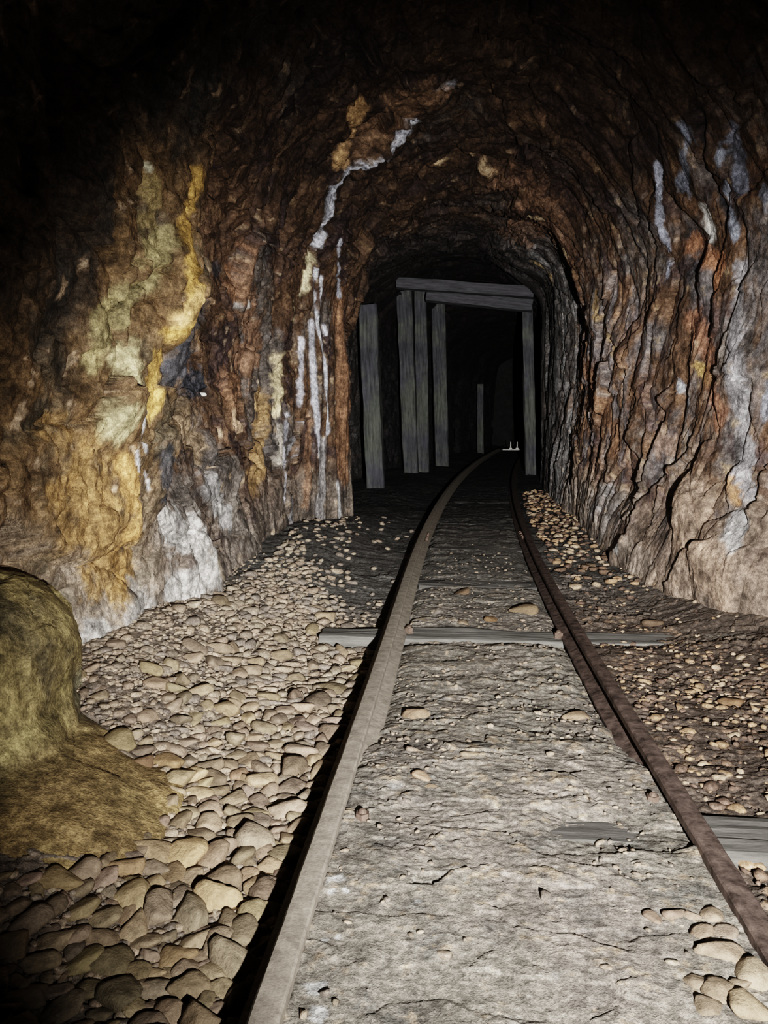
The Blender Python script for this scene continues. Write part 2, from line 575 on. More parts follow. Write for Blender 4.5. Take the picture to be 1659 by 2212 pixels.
for pts, hw, dp, ledge in CRACKS:
    pk = [pick(*p) for p in pts]
    pk = [p for p in pk if p is not None]
    if len(pk) < 2:
        continue
    uv = [np.array([U[p], Vv[p]]) for p in pk]
    ks = [p[0] for p in pk]
    lo, hi = max(min(ks) - 60, 0), min(max(ks) + 60, nD)
    pu, pv = U[lo:hi] + wob[lo:hi], Vv[lo:hi] - wob[lo:hi]
    best = np.full(pu.shape, 9.0)
    sg = np.zeros(pu.shape)
    tt = np.zeros(pu.shape)
    for j in range(len(uv) - 1):
        d, s_, t_ = seg_dist(pu, pv, uv[j], uv[j + 1])
        m = d < best
        best = np.where(m, d, best)
        sg = np.where(m, s_, sg)
        tt = np.where(m, (j + t_) / (len(uv) - 1), tt)
    env = np.clip(np.minimum(tt, 1 - tt) * 5 + 0.25, 0, 1)
    add_d[lo:hi] += env * dp * np.exp(-(best / hw) ** 2)
    add_d[lo:hi] -= env * ledge * np.exp(-(best / 0.10) ** 2) * (sg > 0) * sstep(0, hw, best) * (0.5 + 0.5 * env)
# the small dark hole in the left recess
hp = pick(440, 852)
HOLE = B0[hp].copy()
dh = np.linalg.norm((B0 - HOLE) * np.array([1, 0.8, 1.6]), axis=-1)
add_d += 0.10 * np.exp(-(dh / 0.035) ** 4)
# rounded protruding lumps
LUMPS = [((240, 850), 0.10, 0.05), ((400, 620), 0.09, 0.045), ((360, 700), 0.08, 0.05), ((200, 1130), 0.16, 0.05),
         ((440, 1280), 0.16, 0.06), ((400, 1180), 0.14, 0.05), ((240, 1400), 0.16, 0.05), ((515, 930), 0.06, 0.03),
         ((1550, 1230), 0.16, 0.06), ((1500, 1100), 0.14, 0.05), ((1380, 950), 0.10, 0.04), ((1540, 590), 0.10, 0.05),
         ((820, 330), 0.12, 0.04), ((720, 450), 0.10, 0.05), ((590, 850), 0.08, 0.04), ((1600, 800), 0.14, 0.04)]
for (x, y), r_, a_ in LUMPS:
    k = pick(x, y)
    if k is None:
        continue
    d = np.linalg.norm(B0 - B0[k], axis=-1)
    add_d -= a_ * np.exp(-(d / r_) ** 2)
B1 = B0 + nn * add_d[..., None]

# ---- colour
n_big = fbm(S * 1.3 + 70, 4)
n_med = fbm(Q * 4.0 + 90, 5, 0.6)
n_sml = fbm(Q * 16 + 120, 4, 0.6)
n_str = fbm(np.stack([Q[..., 0] * 6, Q[..., 1] * 6, Q[..., 2] * 1.4], -1) + 33, 5, 0.6)


def mixc(c, col, m):
    return c * (1 - m[..., None]) + np.array(col) * m[..., None]


C = np.zeros(S.shape) + np.array((0.185, 0.118, 0.078))
C = mixc(C, (0.11, 0.078, 0.075), sstep(0.0, 0.3, n_med))
C = mixc(C, (0.22, 0.14, 0.09), sstep(0.05, 0.35, -n_med) * 0.8)
C = mixc(C, (0.22, 0.21, 0.205), sstep(0.1, 0.35, n_big + 0.4 * n_sml) * 0.7)
C = mixc(C, (0.34, 0.24, 0.14), sstep(0.18, 0.4, n_sml - 0.2 * n_med) * 0.6)
# right wall greyer, streaked
C = C * (1 + 0.35 * rightness * sstep(1.5, 1.0, S[..., 2]) - 0.45 * rightness * sstep(1.4, 1.9, S[..., 2]))[..., None]  # painted light: right wall brightened low down, dimmed toward the top
C = mixc(C, (0.25, 0.245, 0.26), rightness * sstep(2.0, 1.4, S[..., 2]) * sstep(-0.05, 0.3, n_str) * 0.8)
C = mixc(C, (0.20, 0.135, 0.10), rightness * sstep(0.05, 0.3, -n_str) * sstep(1.7, 1.2, S[..., 2]) * 0.6)
# left near wall: ochre and olive
nl = leftness * sstep(2.5, 2.2, S[..., 1])
C = mixc(C, (0.18, 0.125, 0.065), nl * 0.7)
C = mixc(C, (0.13, 0.115, 0.085), nl * sstep(0.0, 0.25, n_med) * 0.7)
C = mixc(C, (0.035, 0.033, 0.035), leftness * sstep(1.15, 1.55, S[..., 2] + 0.5 * n_med + 0.45 * (S[..., 1] < 1.9)) * sstep(2.6, 2.1, S[..., 1]) * 0.7)  # painted shade: upper near wall almost black, as if outside the beam
C = mixc(C, (0.10, 0.06, 0.035), nl * sstep(0.12, 0.3, n_sml) * 0.6)
# dusty feet
C = mixc(C, (0.36, 0.33, 0.30), sstep(0.5, 0.12, S[..., 2] - zr[:, None] + 0.5 * n_med) * 0.6 * (S[..., 1] < 6))
# far rock: grey, with dimming over distance painted into the colour
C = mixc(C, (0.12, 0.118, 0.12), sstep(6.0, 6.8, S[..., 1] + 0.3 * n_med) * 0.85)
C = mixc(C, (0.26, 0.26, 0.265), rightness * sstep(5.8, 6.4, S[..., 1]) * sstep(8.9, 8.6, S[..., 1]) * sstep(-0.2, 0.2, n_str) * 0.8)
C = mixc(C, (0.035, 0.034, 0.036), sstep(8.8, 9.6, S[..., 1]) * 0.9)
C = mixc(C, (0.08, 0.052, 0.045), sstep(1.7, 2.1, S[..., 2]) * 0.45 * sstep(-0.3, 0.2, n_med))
C *= (1 - 0.40 * (1 - rightness) * sstep(2.3, 2.6, S[..., 1]) - 0.25 * sstep(1.5, 1.9, S[..., 2]))[..., None]  # rock past the near buttress darker; dimming toward the roof painted in
C = mixc(C, (0.42, 0.33, 0.24), sstep(0.28, 0.42, n_sml + 0.25 * n_med) * 0.7 * (1 - 0.75 * sstep(1.4, 1.9, S[..., 2])) * (S[..., 1] < 7))
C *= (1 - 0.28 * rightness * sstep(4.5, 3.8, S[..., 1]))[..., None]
C = mixc(C, (0.26, 0.20, 0.16), rightness * sstep(0.5, 0.15, S[..., 2] + 0.3 * n_med) * sstep(4.2, 3.4, S[..., 1]) * 0.7)
BLOBS = [
    ([(425, 390), (405, 520), (395, 620), (370, 700), (335, 765), (320, 880)], 34, (0.66, 0.43, 0.15), 0.95),
    ([(360, 690), (400, 640)], 26, (0.72, 0.50, 0.24), 0.8),
    ([(235, 770), (262, 850), (235, 915)], 48, (0.60, 0.54, 0.33), 0.95),
    ([(340, 530), (270, 660), (185, 760)], 42, (0.46, 0.40, 0.22), 0.85),
    ([(330, 400), (320, 470)], 30, (0.34, 0.27, 0.14), 0.8),
    ([(318, 358), (322, 364)], 10, (0.6, 0.58, 0.45), 0.9),
    ([(150, 1030), (190, 1140), (230, 1240)], 100, (0.42, 0.27, 0.12), 0.8),
    ([(265, 1010), (290, 1100), (255, 1260)], 36, (0.55, 0.34, 0.14), 0.85),
    ([(303, 868), (309, 960), (318, 1055)], 6, (0.85, 0.86, 0.9), 1),
    ([(292, 975), (291, 1120)], 6, (0.8, 0.82, 0.88), 1),
    ([(180, 1400), (240, 1440), (290, 1320)], 62, (0.60, 0.59, 0.58), 0.8),
    ([(360, 1130), (420, 1180), (430, 1260), (360, 1290)], 58, (0.62, 0.61, 0.60), 0.8),
    ([(450, 1230), (500, 1300)], 34, (0.5, 0.42, 0.32), 0.8),
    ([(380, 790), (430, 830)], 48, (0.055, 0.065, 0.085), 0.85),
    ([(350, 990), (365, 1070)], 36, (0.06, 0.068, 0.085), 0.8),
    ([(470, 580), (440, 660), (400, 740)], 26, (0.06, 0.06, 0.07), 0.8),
    ([(400, 900), (420, 960)], 50, (0.36, 0.27, 0.18), 0.7),
    ([(530, 600), (545, 740), (500, 860)], 70, (0.27, 0.16, 0.10), 0.7),
    ([(512, 660), (545, 658)], 9, (0.7, 0.68, 0.66), 0.8),
    ([(515, 905), (520, 935)], 26, (0.62, 0.46, 0.32), 0.85),
    ([(600, 780), (590, 880)], 22, (0.72, 0.62, 0.40), 0.9),
    ([(600, 930), (600, 1000)], 20, (0.6, 0.56, 0.5), 0.8),
    ([(560, 860), (570, 960), (545, 1040)], 30, (0.42, 0.28, 0.14), 0.8),
    ([(460, 1050), (480, 1120)], 36, (0.42, 0.42, 0.43), 0.7),
    ([(668, 555), (660, 620), (645, 690)], 12, (0.78, 0.70, 0.48), 0.95),
    ([(740, 640), (745, 800), (740, 1020)], 30, (0.27, 0.16, 0.10), 0.9),
    ([(630, 960), (640, 1110)], 24, (0.40, 0.40, 0.43), 0.85),
    ([(700, 960), (690, 1110)], 26, (0.42, 0.41, 0.42), 0.85),
    ([(665, 900), (660, 1090)], 14, (0.30, 0.19, 0.13), 0.9),
    ([(683, 585), (688, 700), (704, 800), (707, 930)], 9, (0.72, 0.74, 0.82), 1),
    ([(694, 600), (700, 720)], 6, (0.66, 0.68, 0.76), 1),
    ([(650, 735), (648, 830), (653, 915)], 10, (0.66, 0.66, 0.74), 1),
    ([(672, 700), (680, 850), (690, 985)], 10, (0.64, 0.65, 0.73), 1),
    ([(620, 900), (615, 1100)], 8, (0.5, 0.5, 0.56), 0.9),
    ([(730, 1045), (733, 1115)], 9, (0.66, 0.67, 0.7), 0.95),
    ([(735, 520), (733, 640)], 7, (0.5, 0.52, 0.6), 0.9),
    ([(690, 520), (705, 460), (735, 410), (790, 360), (850, 310), (895, 262)], 22, (0.62, 0.65, 0.74), 0.9),
    ([(735, 350), (760, 285), (772, 215)], 22, (0.48, 0.32, 0.17), 0.85),
    ([(945, 185), (975, 180)], 16, (0.36, 0.37, 0.42), 0.8),
    ([(800, 300), (860, 240), (930, 200)], 60, (0.26, 0.17, 0.11), 0.6),
    ([(950, 352), (1010, 345), (1065, 380)], 16, (0.50, 0.38, 0.25), 0.85),
    ([(1145, 472), (1180, 498), (1218, 545)], 14, (0.66, 0.56, 0.38), 0.95),
    ([(1150, 580), (1180, 600)], 14, (0.5, 0.38, 0.22), 0.8),
    ([(1290, 630), (1285, 680), (1325, 740), (1320, 790)], 13, (0.5, 0.36, 0.2), 0.8),
    ([(1100, 400), (1200, 520), (1100, 520)], 60, (0.24, 0.15, 0.10), 0.5),
    ([(1424, 360), (1428, 470), (1446, 590)], 13, (0.46, 0.49, 0.60), 0.95),
    ([(1530, 460), (1540, 510)], 26, (0.58, 0.58, 0.57), 0.9),
    ([(1555, 330), (1575, 420), (1588, 510)], 15, (0.42, 0.46, 0.56), 0.9),
    ([(1480, 280), (1478, 400)], 26, (0.24, 0.27, 0.34), 0.8),
    ([(1590, 280), (1600, 400)], 26, (0.20, 0.22, 0.28), 0.8),
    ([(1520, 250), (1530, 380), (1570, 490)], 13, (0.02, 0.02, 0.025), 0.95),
    ([(1610, 580), (1600, 750), (1612, 900), (1612, 1040), (1600, 1150)], 32, (0.38, 0.375, 0.40), 0.9),
    ([(1650, 420), (1655, 900)], 22, (0.30, 0.32, 0.38), 0.8),
    ([(1510, 790), (1548, 832)], 20, (0.72, 0.50, 0.22), 0.95),
    ([(1500, 530), (1560, 570), (1550, 640)], 26, (0.42, 0.22, 0.13), 0.85),
    ([(1490, 600), (1510, 640)], 26, (0.12, 0.12, 0.13), 0.8),
    ([(1500, 690), (1520, 740), (1560, 900)], 40, (0.33, 0.18, 0.12), 0.8),
    ([(1590, 1020), (1600, 1090)], 22, (0.60, 0.36, 0.19), 0.9),
    ([(1470, 830), (1482, 870)], 13, (0.58, 0.60, 0.66), 0.9),
    ([(1480, 1040), (1510, 1150), (1560, 1250)], 80, (0.36, 0.27, 0.21), 0.8),
    ([(1400, 1230), (1350, 1200)], 40, (0.36, 0.31, 0.27), 0.7),
    ([(1600, 1130), (1600, 1180)], 34, (0.52, 0.52, 0.53), 0.85),
    ([(1345, 1195), (1362, 1140)], 16, (0.66, 0.67, 0.68), 0.9),
    ([(1265, 790), (1300, 880), (1330, 960)], 30, (0.28, 0.17, 0.11), 0.85),
    ([(1430, 860), (1440, 960)], 34, (0.36, 0.26, 0.21), 0.7),
    ([(1365, 610), (1350, 640)], 22, (0.34, 0.22, 0.15), 0.7),
    ([(1320, 1060), (1270, 1110)], 26, (0.42, 0.42, 0.43), 0.6),
]
wpx = fbm(Q * 11 + 200, 4, 0.65)
for pts, r_, colr, st in BLOBS:
    pk = [p for p in (pick(*p) for p in pts) if p is not None]
    if not pk:
        continue
    P3 = [B1[p] for p in pk]
    dm = np.mean([dep0[p] for p in pk])
    R = r_ * dm / F
    ks = [p[0] for p in pk]
    lo = max(np.searchsorted(Ys, Ys[min(ks)] - 3 * R) - 1, 0)
    hi = min(np.searchsorted(Ys, Ys[max(ks)] + 3 * R) + 1, nD)
    X = B1[lo:hi]
    best = np.full(X.shape[:2], 99.0)
    if len(P3) == 1:
        P3 = P3 * 2
    for a, b in zip(P3[:-1], P3[1:]):
        ab = b - a
        t = np.clip(((X - a) @ ab) / ((ab ** 2).sum() + 1e-12), 0, 1)
        best = np.minimum(best, np.linalg.norm(X - a - t[..., None] * ab, axis=-1))
    q = best / R + (1.3 * wpx[lo:hi] + 0.7 * n_sml[lo:hi] if r_ > 10 else 0.9 * n_str[lo:hi] + 0.3 * n_sml[lo:hi])
    mk = sstep(1.15, 0.55, q) * st
    C[lo:hi] = mixc(C[lo:hi], colr, mk)
C *= (1 + 0.7 * np.clip(n_sml, -1, 1) + 0.5 * np.clip(fbm(Q * 45 + 61, 3), -1, 1))[..., None]
# painted shade: crack floors and the small hole darkened in the colour
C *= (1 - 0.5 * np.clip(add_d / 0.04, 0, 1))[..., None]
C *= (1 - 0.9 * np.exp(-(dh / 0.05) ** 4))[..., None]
C = np.clip(C, 0.01, 0.95)

tl = int(NT * 0.345)
tr = int(NT * 0.655)
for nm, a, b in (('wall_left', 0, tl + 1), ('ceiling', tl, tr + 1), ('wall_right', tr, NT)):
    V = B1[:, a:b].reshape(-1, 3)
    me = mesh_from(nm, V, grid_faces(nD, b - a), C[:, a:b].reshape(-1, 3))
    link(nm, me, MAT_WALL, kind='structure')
# far end of the drive
V = np.array([[-0.5, 18.4, -0.2], [4.2, 18.4, -0.2], [4.2, 18.4, 3.2], [-0.5, 18.4, 3.2]])
nx, nz = 60, 40
gx, gz = np.meshgrid(np.linspace(-0.5, 4.4, nx), np.linspace(-0.2, 3.4, nz), indexing='ij')
Pf = np.stack([gx, 0 * gx + 18.3, gz], -1)
Pf[..., 1] += 0.25 * fbm(Pf * 2, 4)
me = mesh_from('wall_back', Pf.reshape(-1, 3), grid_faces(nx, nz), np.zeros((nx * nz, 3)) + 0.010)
link('wall_back', me, MAT_WALL, kind='structure')

# ------------------------------------------------------------------ floor
Yf = np.concatenate([np.linspace(-0.8, 0.45, 20, endpoint=False), np.linspace(0.45, 1.6, 460, endpoint=False),
                     np.linspace(1.6, 3.6, 420, endpoint=False), np.linspace(3.6, 8, 260, endpoint=False), np.linspace(8, 18.6, 120)])
NX = 760
uu = np.linspace(0, 1, NX)
xL = interp_s(Yf, [-0.8, 1.0, 4.0, 8, 18.6], [-1.6, -1.5, -1.45, -1.6, 0.2])
xR = interp_s(Yf, [-0.8, 1.0, 2.0, 4, 8, 18.6], [1.9, 1.8, 1.6, 1.3, 1.3, 4.3])
X = xL[:, None] + (xR - xL)[:, None] * uu[None, :]
Y = np.broadcast_to(Yf[:, None], X.shape)
Z = ground(X, Y)
P = np.stack([X, Y, Z], -1)
uo = X - cx(Y)
inner = (1 - sstep(0.27, 0.30, np.abs(uo)))
right = sstep(0.3, 0.36, uo)
left = sstep(-0.3, -0.36, uo)
wq = P + 0.03 * np.stack([fbm(P * 6, 3), fbm(P * 6 + 9, 3), fbm(P * 6 + 19, 3)], -1)
ff1, ee1 = facets(wq * np.array([9, 16, 9]), 0.5, 0.5)
ff2, ee2 = facets(wq * np.array([34, 44, 34]) + 5, 0.6, 0.5)
ff3, ee3 = facets(wq * np.array([85, 100, 85]) + 15, 0.6, 0.5)
lump = np.clip(fbm(wq * 13 + 40, 4, 0.55), 0, 1)
msk = sstep(-0.05, 0.25, fbm(P * 2.2 + 60, 3))
smooth_near = 1 - 0.45 * inner * (1 - sstep(1.0, 1.6, Y))
rough_r = 1 + 0.8 * right
dz = 0.0035 * ff1 + 0.0016 * ff2 * (0.5 + msk) * rough_r + 0.0007 * ff3 * rough_r + 0.024 * lump * (0.4 + 0.6 * msk) + 0.0015 * fbm(P * 60, 3)
dz *= smooth_near
# tie troughs: keep dirt off the exposed sleepers
TIES = [  # pixel of the centre of the top, (offset), exposed height, length, name
]
Z2 = Z + dz
near_rail = np.exp(-((np.abs(uo) - GAUGE) / 0.03) ** 4)
Z2 = np.minimum(Z2, np.where(near_rail > 0.3, rise(Y) - 0.012 - 0.0 * Z, Z2))
P[..., 2] = Z2
FC = np.zeros(P.shape) + np.array((0.335, 0.31, 0.275))
nf1 = fbm(P * np.array([3, 3, 3]) + 7, 4)
nf2 = fbm(wq * 14 + 77, 4, 0.6)
nf3 = fbm(wq * 45 + 17, 3, 0.6)
FC = mixc(FC, (0.36, 0.32, 0.29), sstep(-0.1, 0.3, nf1) * 0.7)
FC = mixc(FC, (0.24, 0.235, 0.225), sstep(0.0, 0.35, -nf2) * 0.6)
FC = mixc(FC, (0.56, 0.45, 0.33), sstep(0.10, 0.26, dz / 0.02 * 0.5 + 0.5 * nf3) * 0.75)
FC = mixc(FC, (0.27, 0.225, 0.19), left * 0.8)
FC = mixc(FC, (0.13, 0.10, 0.085), right * sstep(-0.3, 0.1, nf1 + 0.3) * 0.85)
FC = mixc(FC, (0.42, 0.29, 0.2), right * sstep(0.1, 0.3, nf3) * sstep(0.0, 0.2, fbm(P * 5 + 3, 3)) * 0.8)
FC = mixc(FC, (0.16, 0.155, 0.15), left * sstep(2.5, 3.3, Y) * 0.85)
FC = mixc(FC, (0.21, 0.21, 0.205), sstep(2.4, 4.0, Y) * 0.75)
FC = mixc(FC, (0.055, 0.055, 0.057), sstep(3.8, 6.6, Y) * 0.85)  # fading of the beam down the tunnel painted into the floor colour
for (x, y, r_) in [(725, 1900, 16), (715, 1925, 9), (745, 1925, 6), (700, 2030, 8), (730, 2025, 6), (680, 2130, 16), (690, 2190, 20), (850, 1700, 14), (905, 1945, 6)]:
    g_ = hit_ground(x, y)
    R = r_ * np.linalg.norm(g_ - np.array([0, 0, CAMZ])) / F
    d = np.hypot(P[..., 0] - g_[0], P[..., 1] - g_[1]) / R + 1.8 * nf3 + 0.6 * nf2
    FC = mixc(FC, (0.82, 0.83, 0.84), sstep(1.0, 0.6, d) * (0.9 if r_ != 14 else 0.4))
FC *= (1 + 0.3 * np.clip(nf2, -1, 1) + 0.25 * np.clip(nf3, -1, 1))[..., None]
FC = np.clip(FC * 0.70, 0.01, 0.95)
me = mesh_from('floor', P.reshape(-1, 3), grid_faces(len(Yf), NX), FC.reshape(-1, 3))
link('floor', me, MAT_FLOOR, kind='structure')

# ------------------------------------------------------------------ rails
RH, HW_, FW = 0.056, 0.036, 0.085
prof = [(-FW / 2, -RH), (-FW / 2, -RH + 0.007), (-0.016, -RH + 0.016), (-0.006, -RH + 0.020), (-0.006, -0.028), (-HW_ / 2 + 0.002, -0.021),
        (-HW_ / 2, -0.017), (-HW_ / 2, -0.004), (-HW_ / 2 + 0.003, -0.0008), (-0.007, 0.0), (0.007, 0.0), (HW_ / 2 - 0.003, -0.0008), (HW_ / 2, -0.004), (HW_ / 2, -0.017),
        (HW_ / 2 - 0.002, -0.021), (0.006, -0.028), (0.006, -RH + 0.020), (0.016, -RH + 0.016), (FW / 2, -RH + 0.007), (FW / 2, -RH)]


def sweep(name, off, y0, y1, prof, step=0.03, wear=0.0009):
    ys = np.arange(y0, y1 + step / 2, step)
    c = cx(ys) + off
    tx = np.gradient(c, ys)
    nrm = np.stack([np.ones_like(ys), -tx], -1)
    nrm /= np.linalg.norm(nrm, axis=-1)[:, None]
    V = np.zeros((len(ys), len(prof), 3))
    for k, (a, b) in enumerate(prof):
        V[:, k, 0] = c + nrm[:, 0] * a
        V[:, k, 1] = ys + nrm[:, 1] * a
        V[:, k, 2] = rise(ys) + b
    V += wear * np.stack([perlin(V * 25), 0 * V[..., 0], 0.7 * perlin(V * 25 + 9)], -1)
    n, m = len(ys), len(prof)
    idx = np.arange(n * m).reshape(n, m)
    jj = np.arange(m)
    j2 = (jj + 1) % m
    Fq = np.stack([idx[:-1][:, jj], idx[:-1][:, j2], idx[1:][:, j2], idx[1:][:, jj]], -1).reshape(-1, 4)
    return V.reshape(-1, 3), Fq


def bolt(name, r, h, parent, loc, axis='x', mat=None):
    import bmesh
    bm = bmesh.new()
    bmesh.ops.create_cone(bm, cap_ends=True, segments=6, radius1=r, radius2=r * 0.96, depth=h)
    bmesh.ops.create_uvsphere(bm, u_segments=12, v_segments=6, radius=r * 0.62, matrix=Matrix.Translation((0, 0, h * 0.45)))
    me = bpy.data.meshes.new(name)
    bm.to_mesh(me)
    bm.free()
    o = link(name, me, mat or MAT_BOLT, parent)
    o.location = loc
    if axis == 'x':
        o.rotation_euler = (0, -PI / 2, 0)
    return o


def make_rail(off, label, mat, joints):
    root = link('rail', None, None, label=label, category='rail', group='rails of the mine track')
    for a, b in zip([-0.35] + joints, joints + [17.5]):
        V, Fq = sweep('rail_length', off, a + 0.002, b - 0.004, prof)
        c = np.array([cx(a) + off, a, rise(a)], float)
        me = mesh_from('rail_length', V - c, Fq, smooth=False)
        o = link('rail_length', me, mat, root)
        o.location = c
    for jy in joints:
        sd = -1 if off > 0 else 1       # bar on the inner side
        pr = [(sd * 0.007, -0.046), (sd * 0.014, -0.044), (sd * 0.018, -0.036), (sd * 0.014, -0.026), (sd * 0.007, -0.024)]
        V, Fq = sweep('joint_bar', off, jy - 0.16, jy + 0.16, pr, 0.02, 0)
        c = np.array([cx(jy) + off, jy, rise(jy) - 0.035], float)
        me = mesh_from('joint_bar', V - c, Fq)
        bar = link('joint_bar', me, MAT_BOLT, root)
        bar.location = c
        for dy in (-0.12, -0.05, 0.05, 0.12):
            bolt('bolt', 0.009, 0.012, bar, (sd * 0.022, dy, 0.0), 'x')
    return root


make_rail(-GAUGE, 'dust-covered rail with a broad black shadow, bordering the loose gravel bed', MAT_RAIL_DUSTY, [4.6])
make_rail(GAUGE, 'rusty dark brown rail on the side away from the gravel bed', MAT_RAIL_RUST, [4.72])


# ------------------------------------------------------------------ sleepers
def timber(L, Wd, Hh, seed, nseg=40, amp=0.004, taper=0.0):
    """rough sawn timber along local x, base centre at origin"""
    cross = []
    bv = min(Wd, Hh) * 0.09
    for (sx, sz) in ((-1, -1), (1, -1), (1, 1), (-1, 1)):
        for t in ((0, 1), (0.3, 0.3), (1, 0)):
            a, b = t if (sx * sz) > 0 else t[::-1]
            cross.append((sx * (Wd / 2 - bv * a), Hh / 2 + sz * (Hh / 2 - bv * b)))
    # subdivide faces for surface wear
    c2 = []
    for i in range(len(cross)):
        p, q = np.array(cross[i]), np.array(cross[(i + 1) % len(cross)])
        n = 8 if np.linalg.norm(q - p) > bv * 1.5 else 1
        for k in range(n):
            c2.append(p + (q - p) * k / n)
    c2 = np.array(c2)
    xs = np.linspace(-L / 2, L / 2, nseg)
    V = np.zeros((nseg, len(c2), 3))
    V[..., 0] = xs[:, None]
    V[..., 1] = c2[None, :, 0]
    V[..., 2] = c2[None, :, 1]
    q = V + seed * 3.7
    V[..., 1] += amp * perlin(q * np.array([5, 40, 40])) + amp * 1.5 * perlin(q * np.array([2, 6, 6]))
    V[..., 2] += amp * perlin(q * np.array([5, 40, 40]) + 9) + amp * 1.5 * perlin(q * np.array([2, 6, 6]) + 9)
    V[0, :, 0] += 0.01 * perlin(q[0] * 20)
    V[-1, :, 0] += 0.01 * perlin(q[-1] * 20)
    n, m = nseg, len(c2)
    idx = np.arange(n * m).reshape(n, m)
    j2 = (np.arange(m) + 1) % m
    Fq = np.stack([idx[:-1], idx[:-1][:, j2], idx[1:][:, j2], idx[1:]], -1).reshape(-1, 4)
    V = V.reshape(-1, 3)
    ca, cb = V[:m].mean(0), V[-m:].mean(0)
    V = np.concatenate([V, [ca, cb]])
    ia, ib = n * m, n * m + 1
    caps = []
    for k in range(m):
        caps.append([ia, idx[0, k], idx[0, j2[k]], ia])
        caps.append([ib, idx[-1, j2[k]], idx[-1, k], ib])
    return V, Fq, caps


def build_timber(name, L, Wd, Hh, seed, mat, **kw):
    V, Fq, caps = timber(L, Wd, Hh, seed, **kw)
    me = bpy.data.meshes.new(name)
    faces = [tuple(f) for f in Fq.tolist()] + [tuple(f[:3]) for f in caps]
    me.from_pydata(V.tolist(), [], faces)
    me.validate()
    me.update()
    me.materials.append(mat)
    return me


tie_rows = [  # y distance, left reach, right reach, top height above rail foot level
    (1.30, 0.12, 0.76, -0.0315, 'worn sleeper nearest the bottom of the photo, its swirling grain barely above the dirt'),
    (2.62, -0.46, 0.74, -0.0565, 'exposed grey sleeper with both ends sticking out past the rails'),
    (3.42, -0.16, 0.36, -0.0565, 'half-buried sleeper just beyond the fully exposed one, a pale edge in the dirt'),
    (4.35, -0.14, 0.40, -0.0565, 'buried sleeper at the rail joint with a broken dark edge'),
    (5.35, -0.10, 0.46, -0.0565, 'dim sleeper edge past the rail joint, level with the white-streaked rock column'),
    (6.60, -0.03, 0.56, -0.0565, 'farthest visible sleeper in the shadow before the timber posts'),
]
for i, (ty, a, b, top, lab) in enumerate(tie_rows):
    me = build_timber('sleeper', b - a, 0.13, 0.10, i + 1, MAT_TIE_DARK if i > 1 else (MAT_TIE_MID if i == 0 else MAT_TIE), amp=0.006)
    o = link('sleeper', me, None, label=lab, category='railway sleeper', group='sleepers under the mine track')
    o.location = ((a + b) / 2, ty, float(rise(ty)) + top - 0.10)
    o.rotation_euler = (0, 0, [0.02, 0.0, 0.01, -0.01, 0.0, 0.02][i])

# track spikes beside the exposed sleeper
for sx, yy in ((-GAUGE + 0.05, 2.62), (GAUGE - 0.05, 2.60)):
    b_ = bolt('track_spike', 0.016, 0.02, None, (float(cx(yy)) + sx, yy, float(rise(yy)) - 0.048), 'z')
    b_['label'] = 'rusty spike head on the exposed sleeper beside the %s rail' % ('dusty' if sx < 0 else 'dark rusty')
    b_['category'] = 'spike'
    b_['group'] = 'spikes on the exposed sleeper'
g = hit_ground(1410, 1728)
b_ = bolt('track_bolt', 0.012, 0.016, None, (g[0], g[1], g[2] + 0.001), 'z')
b_['label'] = 'round iron bolt head in the dirt just above the worn swirling sleeper'
b_['category'] = 'bolt'
g = hit_ground(783, 1765)
b_ = bolt('track_bolt', 0.013, 0.016, None, (g[0], g[1], g[2] + 0.001), 'z')
b_['label'] = 'dark round bolt head in the dirt close to the dusty rail'
b_['category'] = 'bolt'


# ------------------------------------------------------------------ timber posts and caps
def post(px_b, py_b, px_t, py_t, wpx, name, label, seed, zlean=0.0, mat=None, yoff=0.0, group='timber posts of the mine', below=0.06):
    """post from a base pixel on the ground to a top pixel on the same vertical plane"""
    r = ray(px_b, py_b)
    # march to ground
    g = hit_ground(px_b, py_b)
    D = g[1]
    rt = ray(px_t, py_t)
    t = (D + yoff) / rt[1]
    top = np.array([rt[0] * t, D + yoff, CAMZ + rt[2] * t])
    wdt = wpx * D / F
    d = Vector(top - g)
    L = d.length + below
    me = build_timber(name, L, wdt * 0.85, wdt, seed, mat or MAT_WOOD, amp=0.006)
    # local x -> up
    o = link(name, me, None, label=label, category='timber post', group=group)
    zax = d.normalized()
    yax = Vector((0, 1, 0))
    xax = yax.cross(zax).normalized()
    yax = zax.cross(xax)
    M = Matrix((( zax.x, yax.x, xax.x), (zax.y, yax.y, xax.y), (zax.z, yax.z, xax.z)))
    # mesh local: x=length, y=width(depth), z=height(width) centred
    o.matrix_world = Matrix.Translation(Vector(g) + d * 0.5 - zax * below * 0.5 - xax * wdt * 0.5) @ M.to_4x4()
    return o, g, top


post(812, 1053, 795, 660, 38, 'timber_post', 'leaning blue-grey timber post nearest the white-streaked rock column', 11)
post(888, 1021, 873, 622, 32, 'timber_post', 'tall pale grey timber post, left one of the touching pair under the cap beam', 12)
post(915, 1019, 908, 624, 26, 'timber_post', 'darker knotty timber post, right one of the touching pair under the cap beam', 13)
post(955, 1006, 946, 640, 29, 'timber_post', 'timber post standing alone between the touching pair and the dark opening', 14)
post(1146, 1025, 1139, 650, 22, 'timber_post', 'single greenish timber post at the edge of the opening beside the grey rock', 15)
post(1038, 979, 1037, 830, 13, 'timber_post', 'short dim timber post standing far inside the dark tunnel', 16, mat=MAT_WOOD)


